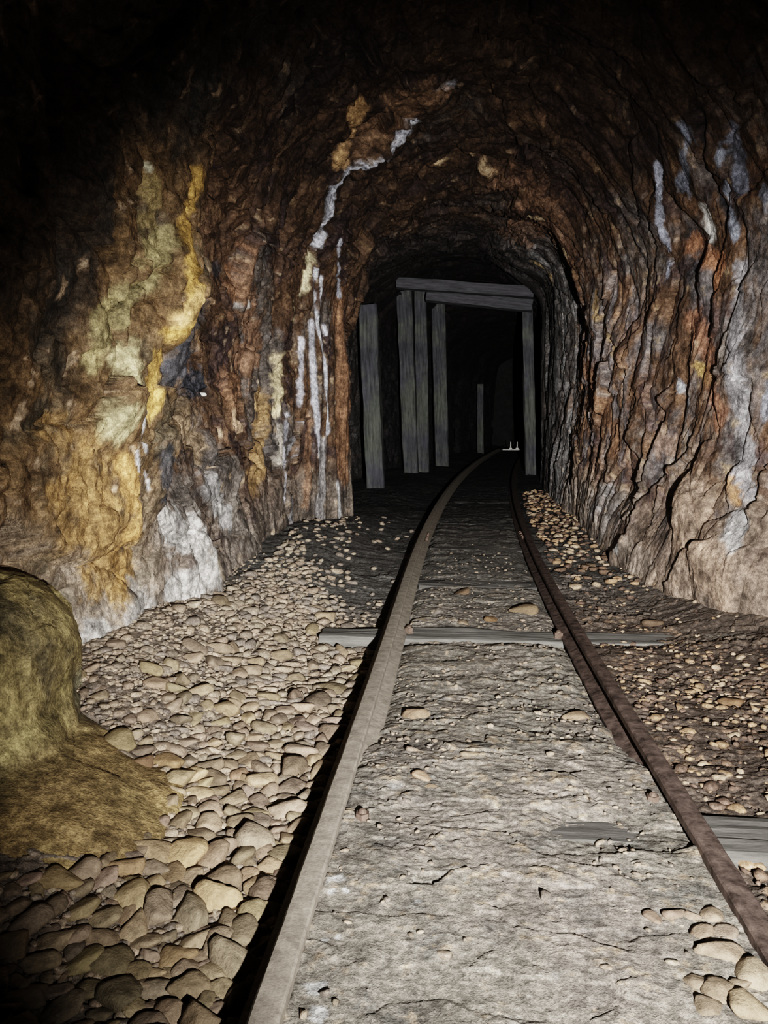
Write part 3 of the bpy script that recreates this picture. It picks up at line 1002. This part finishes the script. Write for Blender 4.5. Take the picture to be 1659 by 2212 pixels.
def beam(p0, p1, Y0, Y1, hpx, depth, name, label, seed):
    a, b = ray(*p0), ray(*p1)
    A = np.array([0, 0, CAMZ]) + a * (Y0 / a[1])
    B = np.array([0, 0, CAMZ]) + b * (Y1 / b[1])
    d = Vector(B - A)
    h = hpx * (Y0 + Y1) / 2 / F
    me = build_timber(name, d.length, depth, h, seed, MAT_WOOD_H, amp=0.006)
    o = link(name, me, None, label=label, category='timber beam', group='cap timbers over the track')
    xa = d.normalized()
    za = Vector((0, 0, 1))
    ya = za.cross(xa).normalized()
    za = xa.cross(ya)
    M = Matrix(((xa.x, ya.x, za.x), (xa.y, ya.y, za.y), (xa.z, ya.z, za.z)))
    o.matrix_world = Matrix.Translation(Vector(A + B) / 2 - za * h * 0.5) @ M.to_4x4()


beam((858, 612), (1152, 632), 8.95, 8.9, 22, 0.18, 'cap_beam', 'upper dark cap beam resting across the touching pair of posts', 21)
beam((922, 638), (1150, 661), 9.35, 9.25, 24, 0.16, 'cap_beam', 'lower slanting cap beam on the lone post, under the upper beam', 22)

# little bright markers and bar far inside
for px_, lab in ((1103, 'left small white upright marker glinting deep in the tunnel'), (1117, 'right small white upright marker glinting deep in the tunnel')):
    import bmesh
    bm = bmesh.new()
    Yd = 12.6
    r = ray(px_, 970)
    c = np.array([0, 0, CAMZ]) + r * (Yd / r[1])
    bmesh.ops.create_cone(bm, cap_ends=True, segments=10, radius1=0.009, radius2=0.006, depth=0.09)
    bmesh.ops.create_cone(bm, cap_ends=True, segments=10, radius1=0.03, radius2=0.02, depth=0.02, matrix=Matrix.Translation((0, 0, -0.06)))
    me = bpy.data.meshes.new('marker')
    bm.to_mesh(me)
    bm.free()
    o = link('white_marker', me, MAT_WHITE, label=lab, category='marker', group='white markers deep in the tunnel')
    o.location = (c[0], c[1], c[2] + 0.07)
r0 = np.array([0, 0, CAMZ]) + ray(1086, 972) * (12.6 / ray(1086, 972)[1])
r1 = np.array([0, 0, CAMZ]) + ray(1136, 973) * (12.5 / ray(1136, 973)[1])
me = build_timber('cross_bar', float(np.linalg.norm(r1 - r0)), 0.03, 0.02, 31, simple_mat('pale_bar_paint', (0.4, 0.4, 0.4)), amp=0.001)
o = link('cross_bar', me, None, label='thin pale crossbar low across the track deep in the tunnel', category='bar')
o.location = ((r0 + r1) / 2).tolist()


# ------------------------------------------------------------------ boulder at the left
def lathe_rock(base, levels, seed, n=260, mlev=220):
    """levels: (z, cx, cy, rx, ry)"""
    lv = np.array(levels, float)
    zz = np.linspace(0, 1, mlev)
    s = np.linspace(0, 1, len(lv))
    par = np.stack([interp_s(zz, s, lv[:, k]) for k in range(5)], -1)
    th = np.linspace(0, 2 * PI, n, endpoint=False)
    V = np.zeros((mlev, n, 3))
    ex = 0.85
    c_, s_ = np.cos(th), np.sin(th)
    V[..., 0] = par[:, None, 1] + par[:, None, 3] * np.sign(c_) * np.abs(c_) ** ex
    V[..., 1] = par[:, None, 2] + par[:, None, 4] * np.sign(s_) * np.abs(s_) ** ex
    V[..., 2] = par[:, None, 0]
    nr = np.stack([np.broadcast_to(c_, (mlev, n)), np.broadcast_to(s_, (mlev, n)), np.broadcast_to((zz[:, None] - 0.3) * 0.9, (mlev, n))], -1)
    nr = nr / np.linalg.norm(nr, axis=-1)[..., None]
    q = V + seed
    f_, e_ = facets((q + 0.05 * perlin(q * 5)[..., None]) * 6, 0.6, 0.4)
    d = 0.035 * fbm(q * 3.2, 3) + 0.010 * f_ + 0.008 * fbm(q * 16, 4, 0.6)
    V = V + nr * (d * np.minimum(1, par[:, 3] / 0.08)[:, None])[..., None]
    idx = np.arange(mlev * n).reshape(mlev, n)
    j2 = (np.arange(n) + 1) % n
    Fq = np.stack([idx[:-1], idx[:-1][:, j2], idx[1:][:, j2], idx[1:]], -1).reshape(-1, 4)
    return V.reshape(-1, 3), Fq


BX, BY = -0.98, 1.45
V, Fq = lathe_rock(None, [(-0.16, -0.90, 1.26, 0.42, 0.34), (-0.05, -0.89, 1.26, 0.385, 0.30), (0.00, -0.93, 1.29, 0.32, 0.28),
                          (0.05, -0.98, 1.35, 0.245, 0.24), (0.11, -1.01, 1.40, 0.24, 0.25), (0.20, -1.025, 1.42, 0.25, 0.26),
                          (0.26, -1.03, 1.42, 0.24, 0.25), (0.305, -1.04, 1.41, 0.215, 0.22), (0.34, -1.05, 1.40, 0.17, 0.17), (0.362, -1.05, 1.40, 0.10, 0.10), (0.368, -1.05, 1.40, 0.003, 0.003)], 4.0)
nb = fbm(V * 5 + 9, 4, 0.6)
nb2 = fbm(V * 22 + 9, 4, 0.6)
BC = np.zeros(V.shape) + np.array((0.19, 0.155, 0.08))
BC = mixc(BC, (0.33, 0.28, 0.14), sstep(0.0, 0.35, nb))
BC = mixc(BC, (0.07, 0.06, 0.04), sstep(0.05, 0.3, -nb) * 0.8)
BC = mixc(BC, (0.26, 0.27, 0.22), sstep(0.15, 0.02, V[:, 2] + 0.15 * nb) * sstep(-0.72, -0.95, V[:, 0]) * 0.7)
BC = mixc(BC, (0.24, 0.17, 0.09), sstep(0.1, 0.0, V[:, 2]) * sstep(-0.85, -0.7, V[:, 0]) * 0.7)
BC *= (1.3 + 0.7 * nb2)[:, None]
V, c = recenter(V)
me = mesh_from('boulder', V, Fq, np.clip(BC, 0.01, 0.9))
o = link('boulder', me, MAT_WALL, label='large rounded olive-brown boulder with a spreading foot at the left edge of the gravel', category='boulder')
o.location = c


# ------------------------------------------------------------------ loose stones
def ico(sub):
    import bmesh
    bm = bmesh.new()
    bmesh.ops.create_icosphere(bm, subdivisions=sub, radius=1)
    V = np.array([v.co[:] for v in bm.verts])
    Fq = np.array([[v.index for v in f.verts] for f in bm.faces])
    bm.free()
    return V, Fq


ICO = {k: ico(k) for k in (1, 2, 3, 4)}


def rock_shape(sub, seed, flat=0.6, k=26):
    r = np.random.default_rng(seed)
    D, Fq = ICO[sub]
    n = r.normal(size=(9, 3))
    n /= np.linalg.norm(n, axis=1)[:, None]
    n = np.concatenate([n, [[0, 0, 1], [0, 0, -1]]])
    p = np.concatenate([r.uniform(0.62, 1.0, 9), [r.uniform(0.7, 0.95), 0.8]])
    dn = np.maximum(D @ n.T, 0) / p
    R = 1 / ((dn ** k).sum(1) ** (1 / k) + 1e-6)
    R = np.clip(R, 0.5, 1.35)
    V = D * R[:, None]
    V += D * (0.03 * perlin(D * 2.2 + seed))[:, None] + D * (0.015 * perlin(D * 7 + seed))[:, None]
    V[:, 2] *= flat
    V[:, 0] *= r.uniform(1.0, 1.45)
    V[:, 2] += V[:, 0] * r.uniform(-0.15, 0.15)
    return V, Fq


PROTO = []
for s in range(14):
    V, Fq = rock_shape(3, 100 + s, [0.5, 0.62, 0.72][s % 3])
    me = mesh_from('stone', V, Fq)
    me.materials.append(MAT_STONE)
    PROTO.append(me)

placed = []   # x, y, r


def boulder_r(x, y):
    return ((x + 0.91) / 0.385) ** 2 + ((y - 1.26) / 0.30) ** 2


HERO = [  # px, py (centre), width px, aspect(y/x), proto, tint, label
    (125, 1910, 72, 0.75, 0, (1.35, 1.25, 0.95), 'pale yellow stone lying alone at the dark lower edge below the boulder'),
    (282, 1948, 66, 1.0, 1, (1.4, 1.3, 1.0), 'big pale yellow-tan block standing out mid-way in the near gravel'),
    (482, 1955, 88, 0.6, 2, (1.4, 1.28, 1.05), 'flat pale wedge-shaped stone with a black shadow along its top edge'),
    (175, 1978, 62, 0.8, 3, (1.15, 1.1, 0.85), 'yellowish round stone between the lone pale stone and the dark corner'),
    (340, 1848, 62, 0.8, 4, (1.25, 1.12, 0.9), 'tan stone touching the left side of the upright angular slab'),
    (396, 1852, 62, 1.2, 5, (1.35, 1.22, 1.0), 'upright angular pale slab leaning among the near gravel'),
    (382, 1898, 50, 1.0, 6, (1.2, 1.08, 0.88), 'tan block just below the upright angular slab'),
    (280, 1885, 62, 0.8, 7, (1.15, 1.0, 0.8), 'brownish tan block above the big pale yellow-tan block'),
    (332, 1915, 42, 0.8, 8, (1.2, 1.08, 0.85), 'small yellow-tan block between two larger tan blocks'),
    (532, 1895, 42, 1.3, 9, (1.2, 1.08, 0.95), 'narrow upright tan stone near the rail shadow'),
    (545, 1925, 48, 1.1, 10, (1.15, 1.02, 0.85), 'rounded brown-tan stone right of the flat wedge-shaped stone'),
    (472, 1915, 66, 0.8, 11, (0.85, 0.78, 0.7), 'dark brown stone resting above the flat wedge-shaped stone'),
    (583, 1881, 58, 0.6, 12, (1.5, 1.35, 1.15), 'bright pale flat stone touching the rail shadow'),
    (420, 1680, 44, 1.0, 13, (1.6, 1.5, 1.25), 'bright cream-coloured squared stone on the upper gravel'),
    (382, 1722, 46, 0.6, 2, (1.6, 1.5, 1.3), 'left of two white flat chips lying end to end'),
    (428, 1720, 46, 0.5, 5, (1.6, 1.5, 1.3), 'right of two white flat chips lying end to end'),
    (252, 1613, 66, 0.9, 1, (0.7, 0.68, 0.55), 'dark olive rounded stone on the earth slope beside the boulder'),
    (310, 1655, 46, 0.8, 7, (0.95, 0.75, 0.6), 'reddish brown stone in the row below the dark olive stone'),
    (365, 1655, 64, 0.6, 6, (1.0, 0.85, 0.65), 'long brown stone right of the reddish brown stone'),
    (517, 1680, 36, 1.1, 8, (1.35, 1.15, 1.0), 'upright pinkish tan stone alone on the upper gravel'),
    (180, 2090, 60, 1.0, 3, (0.9, 0.9, 0.7), 'olive round stone in the dim lower left of the gravel'),
    (240, 2088, 66, 0.9, 4, (0.85, 0.85, 0.7), 'broad olive-grey stone in the dim lower left, right of the round one'),
    (290, 2105, 50, 1.0, 9, (0.8, 0.78, 0.65), 'grey-brown stone at the end of the dim olive stone row'),
    (375, 2080, 62, 0.9, 0, (0.95, 0.85, 0.68), 'tan-brown stone among dim stones, midway toward the rail shadow'),
    (245, 2160, 82, 0.8, 10, (0.7, 0.7, 0.6), 'large dark grey-brown stone low in the dim corner of the gravel'),
    (400, 2150, 66, 0.8, 11, (0.75, 0.7, 0.6), 'dark grey stone near the lower end of the rail shadow'),
    (1632, 2118, 56, 1.3, 1, (1.5, 1.4, 1.2), 'tall pale round stone with a black shadow, lying by the dark rusty rail'),
    (1567, 2062, 62, 0.75, 4, (1.15, 1.05, 0.95), 'large rounded tan stone half sunk in dirt above the lower right cluster'),
    (1413, 1985, 34, 0.8, 6, (1.2, 1.05, 0.98), 'small pinkish stone alone to the left of the inner stone line'),
    (1462, 1978, 40, 0.7, 7, (1.1, 0.98, 0.92), 'first stone of the short line set in the dirt, pinkish grey'),
    (1500, 1985, 30, 0.7, 2, (1.1, 1.0, 0.92), 'small flat stone in the middle of the short line in the dirt'),
    (1540, 1980, 46, 0.7, 8, (1.15, 1.05, 0.98), 'rounded pinkish stone ending the short line near the rusty rail'),
    (1520, 2018, 42, 0.7, 3, (1.1, 1.0, 0.92), 'flat tan stone just below the short line of stones'),
    (1560, 2012, 44, 0.8, 9, (1.1, 1.0, 0.92), 'rounded stone directly above the large half-sunk tan stone'),
    (1505, 2128, 50, 0.7, 10, (1.1, 1.02, 0.9), 'pale flat stone at the left edge of the lower right cluster'),
    (1548, 2145, 48, 1.0, 5, (1.1, 1.02, 0.92), 'upright tan stone in the lower right cluster'),
    (1530, 2180, 52, 0.9, 12, (1.05, 0.98, 0.88), 'rounded tan stone at the bottom of the lower right cluster'),
    (1620, 2180, 78, 0.8, 0, (1.15, 1.08, 0.9), 'largest yellow-tan stone in the bottom right corner beside the rail'),
    (1590, 2130, 36, 0.7, 13, (1.1, 1.02, 0.92), 'small flat stone touching the tall pale round stone'),
    (905, 1548, 54, 0.55, 2, (1.15, 0.98, 0.82), 'tan stone sunk in the dirt beside the dusty rail, between the nearest two sleepers'),
    (1020, 1633, 34, 0.45, 7, (1.0, 0.92, 0.85), 'low grey stone with a long dark edge in the middle of the track'),
    (915, 1682, 42, 0.7, 6, (1.35, 1.15, 1.0), 'broken pinkish chip in the dirt left of the track centre'),
    (930, 1700, 26, 0.8, 9, (1.3, 1.15, 1.0), 'small chip lying against the broken pinkish chip'),
    (1245, 1548, 42, 0.4, 4, (1.2, 1.05, 0.9), 'flat pale stone in the dirt right of the track centre'),
    (1125, 1322, 52, 0.5, 11, (1.0, 0.88, 0.75), 'rounded brown stone just beyond the exposed sleeper'),
    (998, 1345, 20, 1.1, 12, (1.7, 1.55, 1.4), 'white chip at the far edge of the exposed sleeper'),
    (1060, 1340, 30, 0.7, 8, (1.1, 0.85, 0.6), 'orange-tan stone by the far edge of the exposed sleeper'),
    (1000, 1282, 34, 0.5, 3, (1.1, 0.92, 0.76), 'low brown stone between the exposed and the half-buried sleepers'),
    (1275, 1226, 26, 0.7, 1, (1.3, 1.15, 1.0), 'largest pale round stone beside the right wall foot'),
    (1340, 1297, 18, 1.1, 5, (1.5, 1.35, 1.25), 'small pale upright stone alone on the dark dirt near the right wall'),
    (1343, 1345, 22, 0.8, 0, (1.3, 1.2, 1.05), 'cream stone just past the end of the exposed sleeper'),
    (1237, 1097 + 50, 18, 0.8, 9, (1.4, 1.3, 1.1), 'pale stone high on the pebbled strip by the right wall'),
    (1415, 1150 + 200, 36, 0.7, 7, (0.95, 0.8, 0.7), 'brown stone on the dirt below the bulging foot of the right wall'),
    (1570, 1520, 46, 0.7, 10, (1.2, 0.9, 0.65), 'orange-brown stone at the right edge gravel patch'),
]
stones = []
for (px, py, wpx, asp, pr, tint, lab) in HERO:
    g = hit_ground(px, py)
    dist = np.linalg.norm(g - np.array([0, 0, CAMZ]))
    r = 0.5 * wpx * dist / F / 1.08
    # foreshortening: a lying stone keeps its plan depth; taller where the photo shows it tall
    stones.append((g[0], g[1], r, r * min(1.25, max(0.8, asp * 1.1)), pr, tint, lab, asp))
    placed.append((g[0], g[1], r * 0.95))


class Grid:
    def __init__(s, cell):
        s.c = cell
        s.d = {}

    def add(s, x, y, r):
        s.d.setdefault((int(x // s.c), int(y // s.c)), []).append((x, y, r))

    def ok(s, x, y, r, f):
        i, j = int(x // s.c), int(y // s.c)
        for a in (-1, 0, 1):
            for b in (-1, 0, 1):
                for (X_, Y_, R_) in s.d.get((i + a, j + b), ()):
                    if (X_ - x) ** 2 + (Y_ - y) ** 2 < ((R_ + r) * f) ** 2:
                        return False
        return True


G = Grid(0.08)
for p in placed:
    G.add(*p)
rn = random.Random(3)
cand = []


def wall_left_x(y):
    return float(interp_s(np.array([y]), ST, LW[:, 0])[0])


def try_zone(n, fx, fy, rfun, f=0.82, cond=None, zone='gravel'):
    c = 0
    for _ in range(n):
        x, y = fx(), fy()
        r = rfun(x, y)
        if cond and not cond(x, y, r):
            continue
        if G.ok(x, y, r, f):
            G.add(x, y, r)
            cand.append((x, y, r, zone))
            c += 1
    return c


def left_ok(x, y, r):
    u = x - float(cx(y))
    if u > -0.345 - r * 0.9:
        return False
    if boulder_r(x, y) < 1.02 or x < wall_left_x(y) + 0.06:
        return False
    if y > 2.5 and u > -0.345 - 0.5 * (y - 2.5) * rn.uniform(0.7, 1.1):
        return rn.random() < 0.08
    # packed earth slope beside the wall carries few stones
    if 1.5 < y < 2.5 and x < -0.62 - 0.22 * abs(y - 1.85) + 0.06 * math.sin(y * 17):
        return rn.random() < 0.10
    return True


def right_density(x, y):
    a = math.exp(-((x - 0.74) / 0.16) ** 2 - ((y - 2.15) / 0.28) ** 2)
    b = math.exp(-((x - cx(y) - 0.39) / 0.05) ** 2) * (1.0 < y < 2.3) * 0.8
    c = 0.7 * math.exp(-((x - 0.72) / 0.1) ** 2 - ((y - 1.42) / 0.09) ** 2)
    return min(1.0, a + b + c + 0.06)


for rr in (0.0285, 0.024, 0.020, 0.0165, 0.0135, 0.011, 0.009):
    try_zone(int({0.0285: 110, 0.024: 420, 0.020: 1300, 0.0165: 3500}.get(rr, 6500)), lambda: rn.uniform(-1.0, -0.24), lambda: rn.triangular(0.55, 3.6, 1.0),
             lambda x, y: rr * rn.uniform(0.85, 1.12), 0.80, left_ok)
print('left stones', len(cand))
try_zone(4000, lambda: rn.uniform(-1.0, -0.2), lambda: rn.uniform(3.3, 5.6), lambda x, y: rn.uniform(0.010, 0.024), 0.9,
         lambda x, y, r: left_ok(x, y, r) and rn.random() < (0.9 if x < -0.45 - 0.1 * (y - 3.4) else 0.12), 'left_far')
try_zone(2600, lambda: rn.uniform(0.5, 1.2), lambda: rn.uniform(3.2, 7.6), lambda x, y: rn.uniform(0.010, 0.026), 0.9,
         lambda x, y, r: (x - float(cx(y))) > 0.37 + r and rn.random() < 0.75 * float(sstep(3.3, 4.2, y + 0.4 * x)), 'right_far')
try_zone(1500, lambda: rn.uniform(0.46, 1.25), lambda: rn.uniform(0.8, 3.2), lambda x, y: rn.uniform(0.005, 0.015), 0.9,
         lambda x, y, r: (x - float(cx(y))) > 0.36 + r and rn.random() < right_density(x, y), 'right_near')
try_zone(240, lambda: rn.uniform(-0.13, 0.33), lambda: rn.uniform(0.9, 4.5), lambda x, y: rn.uniform(0.004, 0.010), 1.1,
         lambda x, y, r: rn.random() < (0.3 if y < 1.5 else 0.9), 'track')
sizes = []
for (x, y, r, z) in cand:
    sizes.append(r / y)
N_IND = 300 - len(stones)


def infront(x, y, r):
    P_ = np.array([[x, y, -0.05]])
    a, b, c_ = project(P_)
    return -10 < a[0] < W + 10 and b[0] < H + 15


order = sorted(range(len(cand)), key=lambda i: -sizes[i])
vis = [i for i in order if infront(*cand[i][:3])]
ind = set(vis[:N_IND])
print('total', len(cand), 'visible', len(vis))


def put(name, me, x, y, r, ry, tilt, rotz, sink, tint, flat=1.0):
    o = bpy.data.objects.new(name, me)
    COL.objects.link(o)
    z = float(ground(np.array([x]), np.array([y]))[0])
    o.location = (x, y, z + r * sink)
    o.rotation_euler = (tilt[0], tilt[1], rotz)
    o.scale = (r, ry, r * flat)
    o.color = (tint[0], tint[1], tint[2], 1)
    return o


for (x, y, r, ry, pr, tint, lab, asp) in stones:
    o = put('stone', PROTO[pr], x, y, r, ry, (rn.uniform(0.05, 0.3), rn.uniform(-0.2, 0.2)), rn.uniform(-0.4, 0.4), 0.30 if py < 1e9 else 0, tint,
            flat=min(1.25, 0.6 + 0.5 * asp))
    if x - float(cx(y)) > -0.3:
        o.location.z -= r * 0.24
        k_ = 0.8 if y < 2.0 else 0.55
        o.color = (tint[0] * k_, tint[1] * k_ * 1.03, tint[2] * k_ * 1.08, 1)
    o['label'] = lab
    o['category'] = 'stone'
ZL = {'gravel': ('ordinary tan angular stone packed in the loose gravel bed left of the dusty rail', 'stones of the loose gravel bed'),
      'left_far': ('small pale pebble on the dim dirt between the far gravel and the white-streaked column', 'pebbles toward the rock column'),
      'right_far': ('pale pebble on the pebbled strip between the rusty rail and the right wall', 'pebbles along the right wall'),
      'right_near': ('small orange-tan stone on the dark dirt outside the rusty rail', 'stones outside the rusty rail'),
      'track': ('small pebble half sunk in the dirt between the rails', 'pebbles between the rails')}
stuffV, stuffF, stuffC = {}, {}, {}
lowrocks = [rock_shape(2, 300 + s, 0.6, 10) for s in range(10)]
tinyrocks = [rock_shape(1, 400 + s, 0.65, 8) for s in range(10)]


def add_stuff(key, x, y, r, shapes):
    V, Fq = shapes[rn.randrange(len(shapes))]
    V = V * np.array([r, r * rn.uniform(0.75, 1.05), r])
    R = np.array(Matrix.Rotation(rn.uniform(0, 2 * PI), 3, 'Z') @ Matrix.Rotation(rn.uniform(-0.3, 0.45), 3, 'X'))
    V = V @ R.T
    z = float(gz_fast(x, y))
    V = V + np.array([x, y, z + r * 0.28])
    lv = stuffV.setdefault(key, [])
    lf = stuffF.setdefault(key, [])
    lc = stuffC.setdefault(key, [])
    off = sum_off.get(key, 0)
    lv.append(V)
    lf.append(Fq + off)
    sum_off[key] = off + len(V)
    base = np.array(rn.choice([(0.32, 0.27, 0.21), (0.25, 0.21, 0.17), (0.38, 0.31, 0.24), (0.22, 0.19, 0.165), (0.29, 0.23, 0.18)]))
    if key == 'right':
        base = np.array(rn.choice([(0.36, 0.25, 0.16), (0.17, 0.12, 0.09), (0.42, 0.33, 0.24), (0.14, 0.10, 0.08)]))
    if key == 'track':
        base = base * 0.9
    lc.append(np.broadcast_to(base * rn.uniform(0.8, 1.2), V.shape))


sum_off = {}
# fast ground lookup on a grid
gxs = np.linspace(-1.6, 2.4, 801)
gys = np.linspace(0.3, 9, 1741)
GZ = ground(np.broadcast_to(gxs[:, None], (801, 1741)), np.broadcast_to(gys[None, :], (801, 1741)))


def gz_fast(x, y):
    i = min(max(int((x + 1.6) / 0.005), 0), 800)
    j = min(max(int((y - 0.3) / 0.005), 0), 1740)
    return GZ[i, j]


for i, (x, y, r, z) in enumerate(cand):
    if i in ind:
        pr = rn.randrange(14)
        t = rn.uniform(0.8, 1.15)
        if z == 'right_near':
            tint = (1.15 * t, 0.85 * t, 0.65 * t)
        else:
            tint = (t, t * rn.uniform(0.92, 1.0), t * rn.uniform(0.82, 0.98))
        if z == 'track':
            tint = tuple(0.78 * c_ for c_ in tint)
        sink = 0.30 if z == 'gravel' else (-0.2 if z == 'track' else 0.12)
        o = put('stone', PROTO[pr], x, y, r * 1.05, r * rn.uniform(0.8, 1.05), (rn.uniform(-0.1, 0.4), rn.uniform(-0.25, 0.25)), rn.uniform(0, 2 * PI),
                sink, tint, rn.uniform(0.8, 1.15))
        o['label'], o['group'] = ZL[z]
        o['category'] = 'stone'
    else:
        add_stuff('right' if z.startswith('right') else ('track' if z == 'track' else 'left'), x, y, r * 1.05, lowrocks if r / y > 0.006 else tinyrocks)
# fine grit between
for _ in range(9000):
    x, y = rn.uniform(-1.0, -0.24), rn.triangular(0.55, 3.6, 1.0)
    r = rn.uniform(0.004, 0.010)
    if (x - float(cx(y))) < -0.35 - max(0, y - 2.5) * 0.5 and boulder_r(x, y) > 1.0:
        add_stuff('left', x, y, r, tinyrocks)
for _ in range(4500):
    x, y = rn.uniform(0.42, 1.35), rn.triangular(0.75, 4.5, 1.6)
    u = x - float(cx(y))
    if u > 0.36 and rn.random() < right_density(x, y) + 0.1:
        add_stuff('right', x, y, rn.uniform(0.003, 0.010), tinyrocks)
for _ in range(1500):
    x, y = rn.uniform(-0.17, 0.36), rn.triangular(0.6, 4.5, 1.4)
    if perlin(np.array([x * 4.1, y * 4.1, 14.0])) > 0.0:
        add_stuff('track', x, y, rn.uniform(0.0015, 0.006), tinyrocks)
for key, lab in (('left', 'countless small tan stones and grit filling the gravel bed left of the dusty rail'),
                 ('right', 'brown and orange grit and pebbles scattered outside the rusty rail'),
                 ('track', 'fine grit scattered on the dirt between the rails')):
    V = np.concatenate(stuffV[key])
    me = mesh_from('gravel', V, np.concatenate(stuffF[key]), np.concatenate(stuffC[key]))
    link('gravel', me, MAT_GRAVEL, label=lab, category='gravel', kind='stuff')

# white chip in the dark hole
V, Fq = rock_shape(3, 900, 0.6)
me = mesh_from('rock_chip', V * np.array([0.026, 0.016, 0.018]), Fq)
o = link('rock_chip', me, MAT_WHITE, label='small white rock chip lodged in the dark hole of the left wall', category='rock chip')
o.location = HOLE + nn[hp] * 0.012

# ------------------------------------------------------------------ light: a hand torch held right of the camera
def spot(name, loc, target, power, angle, blend, color, size, linear=True):
    d = bpy.data.lights.new(name, 'SPOT')
    d.energy = power
    d.color = color
    d.spot_size = math.radians(angle)
    d.spot_blend = blend
    d.shadow_soft_size = size
    if linear:
        d.use_nodes = True
        nt = d.node_tree
        em = next(n for n in nt.nodes if n.type == 'EMISSION')
        lf = nt.nodes.new('ShaderNodeLightFalloff')
        lf.inputs['Strength'].default_value = 1.0
        nt.links.new(lf.outputs['Linear'], em.inputs['Strength'])
    o = bpy.data.objects.new(name, d)
    COL.objects.link(o)
    o.location = loc
    o.rotation_euler = (Vector(target) - Vector(loc)).to_track_quat('-Z', 'Y').to_euler()
    return o


LP = (0.26, -0.15, 0.54)
spot('torch_beam', LP, (0.04, 3.0, 0.13), 300, 76, 1.0, (1.0, 0.965, 0.915), 0.008)
w = bpy.data.worlds.new('world')
bpy.context.scene.world = w
w.use_nodes = True
w.node_tree.nodes['Background'].inputs[0].default_value = (0.5, 0.55, 0.7, 1)
w.node_tree.nodes['Background'].inputs[1].default_value = 0.0

vs = bpy.context.scene.view_settings
vs.view_transform = 'Filmic'
vs.look = 'High Contrast'
vs.exposure = -0.2
cyc = bpy.context.scene.cycles
cyc.max_bounces = 4
cyc.diffuse_bounces = 3
cyc.glossy_bounces = 1
cyc.use_adaptive_sampling = True
cyc.adaptive_threshold = 0.02
